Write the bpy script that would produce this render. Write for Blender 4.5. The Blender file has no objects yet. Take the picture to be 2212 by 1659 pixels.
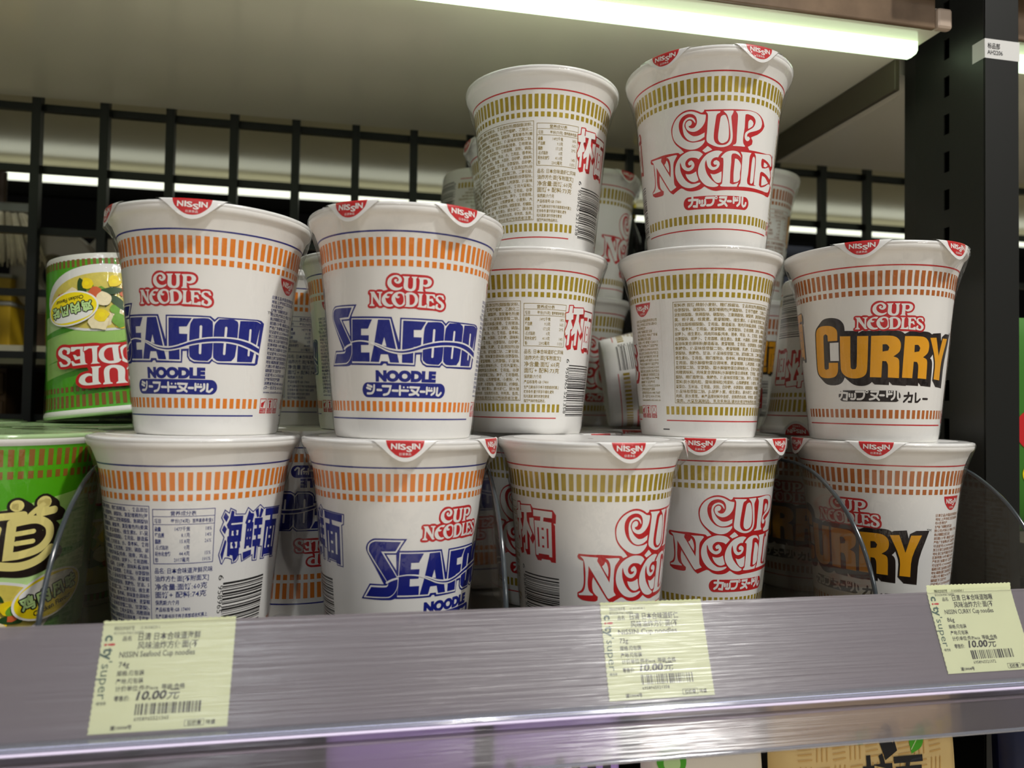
import bpy, bmesh, math, random
import numpy as np
from mathutils import Vector, Matrix, geometry
C = bpy.context.scene.collection
SC = bpy.context.scene
R = math.radians
# ------------------------------------------------------------------ camera
cam_data = bpy.data.cameras.new('camera')
cam = bpy.data.objects.new('camera', cam_data)
C.objects.link(cam)
right = Vector((0.9806326, -0.1951620, 0.0164753))
up = Vector((-0.0216592, -0.0244581, 0.9994662))
fwd = Vector((0.1946548, 0.9804660, 0.0282115))
cam.matrix_world = Matrix(((right.x, up.x, -fwd.x, 0.0), (right.y, up.y, -fwd.y, 0.0),
                           (right.z, up.z, -fwd.z, 0.121845), (0, 0, 0, 1)))
cam_data.sensor_width = 36.0
cam_data.lens = 36.0 * 1607.57 / 2212.0
cam_data.clip_start = 0.01
cam_data.dof.use_dof = True
cam_data.dof.focus_distance = 0.40
cam_data.dof.aperture_fstop = 8.0
SC.camera = cam
# ------------------------------------------------------------------ view, world, lamps
SC.view_settings.view_transform = 'Standard'
SC.view_settings.look = 'None'
SC.view_settings.gamma = 1.0
SC.view_settings.exposure = 0.0
SC.cycles.transparent_max_bounces = 24
SC.cycles.max_bounces = 8
SC.cycles.caustics_reflective = False
SC.cycles.caustics_refractive = False
SC.cycles.sample_clamp_indirect = 4.0
SC.cycles.use_denoising = True
SC.cycles.use_adaptive_sampling = True
SC.cycles.adaptive_threshold = 0.02
w = bpy.data.worlds.new('store_ambience')
SC.world = w
w.use_nodes = True
wt = w.node_tree
wc = wt.nodes.new('ShaderNodeTexCoord'); wm = wt.nodes.new('ShaderNodeMapping'); wn = wt.nodes.new('ShaderNodeTexNoise'); wr = wt.nodes.new('ShaderNodeValToRGB')
wm.inputs['Scale'].default_value = (2.6, 2.6, 5.0); wn.inputs['Scale'].default_value = 1.5; wn.inputs['Detail'].default_value = 3.0
wr.color_ramp.elements[0].position = 0.40; wr.color_ramp.elements[0].color = (0.10, 0.09, 0.085, 1)
wr.color_ramp.elements[1].position = 0.62; wr.color_ramp.elements[1].color = (1.0, 0.95, 0.90, 1)
wt.links.new(wc.outputs['Generated'], wm.inputs[0]); wt.links.new(wm.outputs[0], wn.inputs['Vector']); wt.links.new(wn.outputs['Fac'], wr.inputs[0])
wt.links.new(wr.outputs[0], wt.nodes['Background'].inputs[0])
wt.nodes['Background'].inputs[1].default_value = 0.30


def lamp(name, loc, target, sx, sy, power, color):
    d = bpy.data.lights.new(name, 'AREA')
    d.shape = 'RECTANGLE'; d.size = sx; d.size_y = sy; d.energy = power; d.color = color
    o = bpy.data.objects.new(name, d); C.objects.link(o)
    o.location = loc
    o.rotation_euler = (Vector(target) - Vector(loc)).to_track_quat('-Z', 'Y').to_euler()
    return o


lamp('ceiling_lamp', (1.06, -0.80, 2.15), (0.08, 0.39, 0.10), 0.13, 0.13, 47.0, (1.0, 0.985, 0.95))
lamp('ceiling_lamp', (2.0, -3.9, 2.15), (0.16, 0.3, 0.02), 0.5, 0.5, 30.0, (1.0, 0.98, 0.95))
sp = bpy.data.lights.new('floor_bounce_spot', 'SPOT'); sp.energy = 900.0; sp.spot_size = R(66); sp.spot_blend = 0.3; sp.shadow_soft_size = 0.06; sp.color = (1.0, 0.97, 0.92)  # added spot: its floor bounce lifts the upper shelf's underside
spo = bpy.data.objects.new('floor_bounce_spot', sp); C.objects.link(spo); spo.location = (0.1, -1.65, 2.4)
lamp('glint_spot', (-0.35, -1.2, 1.15), (0.05, 0.4, 0.15), 0.03, 0.03, 2.4, (0.93, 0.97, 1.0))  # small lamp added for glints on the shrink film
lamp('glint_spot', (0.30, -0.9, 1.30), (0.15, 0.4, 0.15), 0.03, 0.03, 2.0, (1.0, 0.97, 0.93))  # second lamp added for film glints


# ------------------------------------------------------------------ materials
def srgb(h):
    h = h.lstrip('#')
    out = []
    for i in (0, 2, 4):
        c = int(h[i:i + 2], 16) / 255.0
        out.append(c / 12.92 if c <= 0.04045 else ((c + 0.055) / 1.055) ** 2.4)
    return out + [1.0]


def mat(name, col, rough=0.4, metal=0.0, spec=0.5, noise=0.0, scale=40.0, bump=0.0, bscale=200.0, coat=0.0):
    m = bpy.data.materials.new(name); m.use_nodes = True
    nt = m.node_tree; b = nt.nodes['Principled BSDF']
    c = srgb(col) if isinstance(col, str) else list(col)
    b.inputs['Base Color'].default_value = c
    b.inputs['Roughness'].default_value = rough
    b.inputs['Metallic'].default_value = metal
    b.inputs['Specular IOR Level'].default_value = spec
    if coat:
        b.inputs['Coat Weight'].default_value = coat; b.inputs['Coat Roughness'].default_value = 0.12
    if noise:
        tc = nt.nodes.new('ShaderNodeTexCoord'); n = nt.nodes.new('ShaderNodeTexNoise')
        n.inputs['Scale'].default_value = scale; n.inputs['Detail'].default_value = 4
        nt.links.new(tc.outputs['Object'], n.inputs['Vector'])
        mx = nt.nodes.new('ShaderNodeMix'); mx.data_type = 'RGBA'
        mx.inputs[6].default_value = [max(0, x * (1 - noise)) for x in c[:3]] + [1]
        mx.inputs[7].default_value = [min(1, x * (1 + noise)) for x in c[:3]] + [1]
        nt.links.new(n.outputs['Fac'], mx.inputs[0]); nt.links.new(mx.outputs[2], b.inputs['Base Color'])
    if bump:
        tc = nt.nodes.new('ShaderNodeTexCoord'); n = nt.nodes.new('ShaderNodeTexNoise')
        n.inputs['Scale'].default_value = bscale; n.inputs['Detail'].default_value = 3
        nt.links.new(tc.outputs['Object'], n.inputs['Vector'])
        bp = nt.nodes.new('ShaderNodeBump'); bp.inputs['Strength'].default_value = bump
        bp.inputs['Distance'].default_value = 0.0006
        nt.links.new(n.outputs['Fac'], bp.inputs['Height']); nt.links.new(bp.outputs['Normal'], b.inputs['Normal'])
    return m


def emit(name, col, strength):
    m = bpy.data.materials.new(name); m.use_nodes = True
    nt = m.node_tree; nt.nodes.clear()
    e = nt.nodes.new('ShaderNodeEmission'); o = nt.nodes.new('ShaderNodeOutputMaterial')
    e.inputs[0].default_value = srgb(col); e.inputs[1].default_value = strength
    nt.links.new(e.outputs[0], o.inputs[0])
    return m


def clear(name, tint, base_reflect=0.03, rough=0.08, haze=0.0, haze_col='#ffffff', bump=0.0, bscale=(300, 300, 300), fres=1.0, blur=0.0):
    """thin clear sheet: straight-through light, fresnel gloss and an optional milky scatter"""
    m = bpy.data.materials.new(name); m.use_nodes = True
    nt = m.node_tree; nt.nodes.clear(); L = nt.links.new
    out = nt.nodes.new('ShaderNodeOutputMaterial')
    tr = nt.nodes.new('ShaderNodeBsdfTransparent'); tr.inputs[0].default_value = srgb(tint)
    gl = nt.nodes.new('ShaderNodeBsdfGlossy'); gl.inputs['Roughness'].default_value = rough
    lw = nt.nodes.new('ShaderNodeLayerWeight'); lw.inputs[0].default_value = 0.5
    pw = nt.nodes.new('ShaderNodeMath'); pw.operation = 'POWER'; pw.inputs[1].default_value = 5.0
    ma = nt.nodes.new('ShaderNodeMath'); ma.operation = 'MULTIPLY_ADD'
    ma.inputs[1].default_value = 0.9 * fres; ma.inputs[2].default_value = base_reflect
    L(lw.outputs['Facing'], pw.inputs[0]); L(pw.outputs[0], ma.inputs[0])
    mix = nt.nodes.new('ShaderNodeMixShader')
    L(ma.outputs[0], mix.inputs[0])
    body = tr.outputs[0]
    if blur:
        rf = nt.nodes.new('ShaderNodeBsdfRefraction'); rf.inputs['Roughness'].default_value = 0.32; rf.inputs['IOR'].default_value = 1.12; rf.inputs[0].default_value = srgb(tint)
        bm_ = nt.nodes.new('ShaderNodeMixShader'); bm_.inputs[0].default_value = blur
        L(tr.outputs[0], bm_.inputs[1]); L(rf.outputs[0], bm_.inputs[2]); body = bm_.outputs[0]
    if haze:
        df = nt.nodes.new('ShaderNodeBsdfDiffuse'); df.inputs[0].default_value = srgb(haze_col)
        tl = nt.nodes.new('ShaderNodeBsdfTranslucent'); tl.inputs[0].default_value = srgb(haze_col)
        hm = nt.nodes.new('ShaderNodeMixShader'); hm.inputs[0].default_value = 0.4
        L(df.outputs[0], hm.inputs[1]); L(tl.outputs[0], hm.inputs[2])
        h2 = nt.nodes.new('ShaderNodeMixShader'); h2.inputs[0].default_value = haze
        L(body, h2.inputs[1]); L(hm.outputs[0], h2.inputs[2]); body = h2.outputs[0]
    L(body, mix.inputs[1]); L(gl.outputs[0], mix.inputs[2]); L(mix.outputs[0], out.inputs[0])
    if bump:
        tc = nt.nodes.new('ShaderNodeTexCoord'); mp = nt.nodes.new('ShaderNodeMapping')
        mp.inputs['Scale'].default_value = bscale
        n = nt.nodes.new('ShaderNodeTexNoise'); n.inputs['Scale'].default_value = 1.0; n.inputs['Detail'].default_value = 3
        bp = nt.nodes.new('ShaderNodeBump'); bp.inputs['Strength'].default_value = bump; bp.inputs['Distance'].default_value = 0.001
        L(tc.outputs['Object'], mp.inputs[0]); L(mp.outputs[0], n.inputs['Vector'])
        L(n.outputs['Fac'], bp.inputs['Height']); L(bp.outputs['Normal'], gl.inputs['Normal'])
    return m


M = dict(
    paper=mat('cup_paper', '#edebe6', 0.42, spec=0.4, noise=0.015, scale=60),
    red=mat('ink_red', '#c41d20', 0.4), white=mat('ink_white', '#edebe7', 0.42),
    blue=mat('ink_blue', '#0a1a7e', 0.38), orange=mat('ink_orange', '#e57f17', 0.4),
    gold=mat('ink_gold', '#b1971c', 0.34, metal=0.25, noise=0.25, scale=260),
    goldtext=mat('ink_gold_text', '#9c8742', 0.45), bluetext=mat('ink_blue_text', '#24337c', 0.45),
    brown=mat('ink_brown', '#b3621c', 0.4), browntext=mat('ink_brown_text', '#a0683c', 0.45),
    yellow=mat('ink_yellow', '#eaa310', 0.38), dark=mat('ink_dark', '#1f130d', 0.35),
    black=mat('ink_black', '#151414', 0.45),
    green=mat('ink_green', '#50aa06', 0.35, spec=0.5), lightgreen=mat('ink_light_green', '#a5d26c', 0.38),
    palegreen=mat('ink_pale_green', '#c3e39a', 0.38), tick=mat('ink_tick_brown', '#8a5a1c', 0.4),
    cream=mat('ink_cream', '#efe08a', 0.4), lemon=mat('ink_lemon', '#f6dd12', 0.38),
    broth=mat('ink_broth', '#dcca5a', 0.4, noise=0.2, scale=300), egg=mat('ink_egg', '#efd21a', 0.4, noise=0.1, scale=400),
    chickenmeat=mat('ink_chicken', '#f0e0b8', 0.4, noise=0.15, scale=500), carrot=mat('ink_carrot', '#cf6235', 0.4),
    leek=mat('ink_leek', '#6fa32c', 0.4, noise=0.3, scale=400), darkleaf=mat('ink_leaf', '#27481e', 0.4),
    film=clear('shrink_film', '#ffffff', 0.055, 0.045, haze=0.006, bump=0.7, bscale=(240, 240, 90), fres=0.6),
    foil=mat('lid_foil', '#ecebe8', 0.28, metal=0.0, spec=0.6, bump=0.12, bscale=120),
    greenfoil=mat('lid_green', '#a9c790', 0.16, spec=0.6, bump=0.12, bscale=120),
)


# ------------------------------------------------------------------ mesh helpers
def link(name, me, parent=None, mats=None):
    o = bpy.data.objects.new(name, me); C.objects.link(o)
    if mats:
        for m in mats: me.materials.append(m)
    if parent is not None: o.parent = parent
    return o


def from_arrays(name, verts, faces, mi=None, mats=(), smooth=False):
    me = bpy.data.meshes.new(name)
    me.from_pydata([tuple(map(float, v)) for v in verts], [], [tuple(map(int, f)) for f in faces])
    for m in mats: me.materials.append(m)
    if mi is not None: me.polygons.foreach_set('material_index', np.asarray(mi, dtype=np.int32))
    if smooth: me.polygons.foreach_set('use_smooth', np.ones(len(me.polygons), dtype=bool))
    me.update()
    return me


class MB:
    """collects boxes, tubes and lathes into one mesh"""
    def __init__(s): s.v = []; s.f = []; s.m = []; s.sm = []
    def add(s, vs, fs, mi=0, smooth=False):
        b = len(s.v); s.v += [tuple(v) for v in vs]
        for f in fs: s.f.append(tuple(b + i for i in f)); s.m.append(mi); s.sm.append(smooth)
    def box(s, x0, x1, y0, y1, z0, z1, mi=0, mtx=None, bev=0.0):
        if bev:
            bm = bmesh.new(); bmesh.ops.create_cube(bm, size=1)
            for v in bm.verts:
                v.co = Vector(((x0 + x1) / 2 + v.co.x * (x1 - x0), (y0 + y1) / 2 + v.co.y * (y1 - y0), (z0 + z1) / 2 + v.co.z * (z1 - z0)))
            bmesh.ops.bevel(bm, geom=list(bm.edges), offset=bev, segments=2, affect='EDGES', profile=0.5)
            bm.verts.index_update()
            vs = [v.co.copy() for v in bm.verts]; fs = [[v.index for v in f.verts] for f in bm.faces]; bm.free()
        else:
            vs = [Vector((x, y, z)) for z in (z0, z1) for y in (y0, y1) for x in (x0, x1)]
            fs = [(0, 2, 3, 1), (4, 5, 7, 6), (0, 1, 5, 4), (2, 6, 7, 3), (0, 4, 6, 2), (1, 3, 7, 5)]
        if mtx is not None: vs = [mtx @ v for v in vs]
        s.add(vs, fs, mi)
    def tube(s, pts, r, n=10, mi=0, caps=True):
        pts = [Vector(p) for p in pts]; rs = r if isinstance(r, (list, tuple)) else [r] * len(pts)
        rings = []; prev = None
        for i, p in enumerate(pts):
            d = (pts[min(i + 1, len(pts) - 1)] - pts[max(i - 1, 0)]).normalized()
            if prev is None:
                a = d.orthogonal().normalized()
            else:
                a = (prev - d * prev.dot(d)).normalized()
            prev = a; bb = d.cross(a)
            rings.append([p + (a * math.cos(2 * math.pi * k / n) + bb * math.sin(2 * math.pi * k / n)) * rs[i] for k in range(n)])
        vs = [v for q in rings for v in q]; fs = []
        for i in range(len(pts) - 1):
            for k in range(n):
                fs.append((i * n + k, i * n + (k + 1) % n, (i + 1) * n + (k + 1) % n, (i + 1) * n + k))
        s.add(vs, fs, mi, True)
        if caps:
            s.add(rings[0], [tuple(reversed(range(n)))], mi); s.add(rings[-1], [tuple(range(n))], mi)
    def lathe(s, prof, n=48, mi=0, mtx=None):
        vs = []; fs = []
        for r, z in prof:
            for k in range(n):
                a = 2 * math.pi * k / n; vs.append(Vector((r * math.sin(a), -r * math.cos(a), z)))
        for i in range(len(prof) - 1):
            for k in range(n):
                fs.append((i * n + k, i * n + (k + 1) % n, (i + 1) * n + (k + 1) % n, (i + 1) * n + k))
        if mtx is not None: vs = [mtx @ v for v in vs]
        s.add(vs, fs, mi, True)
    def prism(s, pts2, x0, x1, mi=0, axis='x', smooth=False):
        """extrude a closed outline: axis x takes (y,z) pairs, axis y takes (x,z), axis z takes (x,y)"""
        def P(a, b, t): return {'x': (t, a, b), 'y': (a, t, b), 'z': (a, b, t)}[axis]
        n = len(pts2)
        vs = [P(a, b, x0) for a, b in pts2] + [P(a, b, x1) for a, b in pts2]
        s.add(vs, [(i, (i + 1) % n, n + (i + 1) % n, n + i) for i in range(n)], mi, smooth)
        tri = geometry.tessellate_polygon([[Vector((a, b, 0)) for a, b in pts2]])
        s.add(vs[:n], [tuple(reversed(t)) for t in tri], mi); s.add(vs[n:], [tuple(t) for t in tri], mi)
    def build(s, name, mats, parent=None, fix=True):
        if not isinstance(mats, (list, tuple)): mats = [mats]
        me = from_arrays(name, s.v, s.f, s.m, mats)
        me.polygons.foreach_set('use_smooth', np.array(s.sm, dtype=bool))
        if fix:
            bm = bmesh.new(); bm.from_mesh(me); bmesh.ops.recalc_face_normals(bm, faces=bm.faces); bm.to_mesh(me); bm.free()
        me.update()
        return link(name, me, parent)


def empty(name, loc, rz=0.0, label=None, cat=None, group=None):
    o = bpy.data.objects.new(name, None); C.objects.link(o); o.empty_display_size = 0.01
    o.location = loc; o.rotation_euler = (0, 0, rz)
    tag(o, label, cat, group)
    return o


def tag(o, label=None, cat=None, group=None, kind=None):
    if label: o['label'] = label
    if cat: o['category'] = cat
    if group: o['group'] = group
    if kind: o['kind'] = kind
    return o


# ------------------------------------------------------------------ flat artwork (millimetres), later wrapped on a surface
def smooth_pts(pts, sub=4, corner=48.0, closed=True):
    n = len(pts); P = [Vector((p[0], p[1])) for p in pts]
    def is_corner(i):
        if not closed and i in (0, n - 1): return True
        a = P[i] - P[i - 1]; b = P[(i + 1) % n] - P[i]
        if a.length < 1e-9 or b.length < 1e-9: return True
        return math.degrees(a.angle(b)) > corner
    cor = [is_corner(i) for i in range(n)]
    out = []
    for i in range(n if closed else n - 1):
        p1, p2 = P[i], P[(i + 1) % n]
        p0 = P[i - 1] if not cor[i] else p1 - (p2 - p1)
        p3 = P[(i + 2) % n] if not cor[(i + 1) % n] else p2 + (p2 - p1)
        out.append((p1.x, p1.y))
        if cor[i] and cor[(i + 1) % n]: continue
        d = (p2 - p1).length
        t1 = (p2 - p0); t2 = (p3 - p1)
        t1 = t1 / max(1e-9, (p1 - p0).length + d) * d; t2 = t2 / max(1e-9, (p3 - p2).length + d) * d
        for k in range(1, sub):
            t = k / sub; h00 = 2 * t ** 3 - 3 * t ** 2 + 1; h10 = t ** 3 - 2 * t ** 2 + t
            h01 = -2 * t ** 3 + 3 * t ** 2; h11 = t ** 3 - t ** 2
            q = p1 * h00 + t1 * h10 + p2 * h01 + t2 * h11; out.append((q.x, q.y))
    if not closed: out.append((P[-1].x, P[-1].y))
    return out


TXT = {}


def text_mesh(body, offset, res):
    key = (body, round(offset, 4), res)
    if key in TXT: return TXT[key]
    cu = bpy.data.curves.new('lettering', 'FONT'); cu.body = body; cu.size = 1.0; cu.offset = offset; cu.resolution_u = res
    o = bpy.data.objects.new('lettering', cu); me = bpy.data.meshes.new_from_object(o)
    v = np.zeros(len(me.vertices) * 3); me.vertices.foreach_get('co', v); v = v.reshape(-1, 3)[:, :2].copy()
    f = []
    for p in me.polygons:
        ids = list(p.vertices)
        for k in range(1, len(ids) - 1): f.append((ids[0], ids[k], ids[k + 1]))
    bpy.data.objects.remove(o); bpy.data.curves.remove(cu); bpy.data.meshes.remove(me)
    TXT[key] = (v, f)
    return TXT[key]


class Art:
    def __init__(s): s.items = []       # (verts Nx2, tris, ink, layer, big)
    def raw(s, v, f, ink, layer, big=False):
        if len(f): s.items.append((np.asarray(v, float).reshape(-1, 2), f, ink, layer, big))
    def fat(s, body, x, z, size, ink, layer, grow, width, rot=0.0, offset=0.0, n=14):
        """glyphs thickened by grow mm, by stamping them round a small circle"""
        for k in range(n):
            a = 2 * math.pi * k / n
            s.text(body, x + grow * math.cos(a), z + grow * math.sin(a), size, ink, layer, align='C', width=width, offset=offset, rot=rot, res=1, big=True)
    def poly(s, pts, ink, layer, smooth=False, ds=0.0, dz=0.0, k=1.0, sub=4, flip=False):
        if smooth: pts = smooth_pts(pts, sub)
        q = [(p[0] * k + ds, p[1] * k + dz) for p in pts]
        tri = geometry.tessellate_polygon([[Vector((a, b, 0)) for a, b in q]])
        s.raw(q, [tuple(t) for t in tri], ink, layer, True)
    def rect(s, x0, x1, z0, z1, ink, layer):
        s.raw([(x0, z0), (x1, z0), (x1, z1), (x0, z1)], [(0, 1, 2), (0, 2, 3)], ink, layer, x1 - x0 > 3.0)
    def frame(s, x0, x1, z0, z1, wd, ink, layer):
        s.rect(x0, x1, z0, z0 + wd, ink, layer); s.rect(x0, x1, z1 - wd, z1, ink, layer)
        s.rect(x0, x0 + wd, z0, z1, ink, layer); s.rect(x1 - wd, x1, z0, z1, ink, layer)
    def ellipse(s, cx, cz, rx, rz, ink, layer, rot=0.0, n=40, a0=0.0, a1=2 * math.pi):
        c, d = math.cos(rot), math.sin(rot)
        pts = []
        full = abs(a1 - a0) > 6.28
        for i in range(n if full else n + 1):
            a = a0 + (a1 - a0) * i / n; x, z = rx * math.cos(a), rz * math.sin(a)
            pts.append((cx + x * c - z * d, cz + x * d + z * c))
        s.poly(pts, ink, layer)
    def stroke(s, pts, wd, ink, layer, smooth=True, cap=True, w1=None):
        if smooth and len(pts) > 2: pts = smooth_pts(pts, 5, 60, closed=False)
        P = [Vector(p) for p in pts]; n = len(P); L = []; Rr = []
        for i, p in enumerate(P):
            a = (P[i] - P[i - 1]).normalized() if i else (P[1] - P[0]).normalized()
            b = (P[i + 1] - P[i]).normalized() if i < n - 1 else a
            t = (a + b); t = t.normalized() if t.length > 1e-6 else a
            nn = Vector((-t.y, t.x)); ww = wd if w1 is None else wd + (w1 - wd) * i / (n - 1)
            k = min(1.6, 1.0 / max(0.4, nn.dot(Vector((-a.y, a.x)))))
            L.append(p + nn * ww / 2 * k); Rr.append(p - nn * ww / 2 * k)
        v = [(q.x, q.y) for q in L + Rr]; f = []
        for i in range(n - 1): f += [(i, i + 1, n + i + 1), (i, n + i + 1, n + i)]
        s.raw(v, f, ink, layer, True)
        if cap:
            for e, ww in ((P[0], wd), (P[-1], w1 or wd)): s.ellipse(e.x, e.y, ww / 2, ww / 2, ink, layer, n=14)
    def text(s, body, x, z, size, ink, layer, align='L', width=None, sx=1.0, offset=0.0, rot=0.0, shear=0.0, res=2, big=False):
        v, f = text_mesh(body, offset, res)
        if not len(v): return
        q = v * size; lo, hi = q[:, 0].min(), q[:, 0].max()
        k = sx if width is None else width / max(1e-6, hi - lo)
        q = q.copy(); q[:, 0] = (q[:, 0] - lo) * k
        if shear: q[:, 0] += q[:, 1] * shear
        wd = (hi - lo) * k
        if align == 'C': q[:, 0] -= wd / 2
        if align == 'R': q[:, 0] -= wd
        if rot:
            c, d = math.cos(rot), math.sin(rot); q = np.stack([q[:, 0] * c - q[:, 1] * d, q[:, 0] * d + q[:, 1] * c], 1)
        q[:, 0] += x; q[:, 1] += z
        s.raw(q, f, ink, layer, big or size * k > 5)
    def barcode(s, x0, x1, z0, z1, seed, ink, layer, vertical=False, n=95):
        rnd = random.Random(seed); pos = 0
        seq = []
        while pos < n:
            b = rnd.choice((1, 1, 1, 2, 2, 3)); g = rnd.choice((1, 1, 2, 2, 3)); seq.append((pos, min(n, pos + b))); pos += b + g
        for a, b in seq:
            if vertical: s.rect(x0, x1, z0 + (z1 - z0) * a / n, z0 + (z1 - z0) * b / n, ink, layer)
            else: s.rect(x0 + (x1 - x0) * a / n, x0 + (x1 - x0) * b / n, z0, z1, ink, layer)
    def build(s, fn, inks, step=2.5):
        """slice the wide shapes into narrow strips, then map (s,z,layer) to 3-D with fn; returns verts, faces, material index"""
        V = []; F = []; MI = []; base = 0
        bigs = {}
        for v, f, ink, layer, big in s.items:
            f = [t if (v[t[1]][0] - v[t[0]][0]) * (v[t[2]][1] - v[t[0]][1]) - (v[t[1]][1] - v[t[0]][1]) * (v[t[2]][0] - v[t[0]][0]) > 0 else (t[0], t[2], t[1]) for t in f]
            if big: bigs.setdefault((layer, ink), []).append((v, f))
            else:
                V.append(fn(v[:, 0], v[:, 1], layer)); F += [tuple(base + i for i in t) for t in f]
                MI += [inks.index(ink)] * len(f); base += len(v)
        for (layer, ink), lst in bigs.items():
            bm = bmesh.new()
            for v, f in lst:
                vs = [bm.verts.new((a, b, 0)) for a, b in v]
                for t in f:
                    try: bm.faces.new([vs[i] for i in t])
                    except ValueError: pass
            xs = [q.co.x for q in bm.verts]
            if not xs: continue
            for k in range(math.ceil(min(xs) / step), math.floor(max(xs) / step) + 1):
                bmesh.ops.bisect_plane(bm, geom=bm.verts[:] + bm.edges[:] + bm.faces[:], plane_co=(k * step, 0, 0), plane_no=(1, 0, 0), dist=1e-5)
            bm.verts.index_update()
            v = np.array([(q.co.x, q.co.y) for q in bm.verts])
            ff = [[q.index for q in fc.verts] for fc in bm.faces]
            bm.free()
            V.append(fn(v[:, 0], v[:, 1], layer)); F += [tuple(base + i for i in t) for t in ff]
            MI += [inks.index(ink)] * len(ff); base += len(v)
        return np.concatenate(V), F, MI

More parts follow.
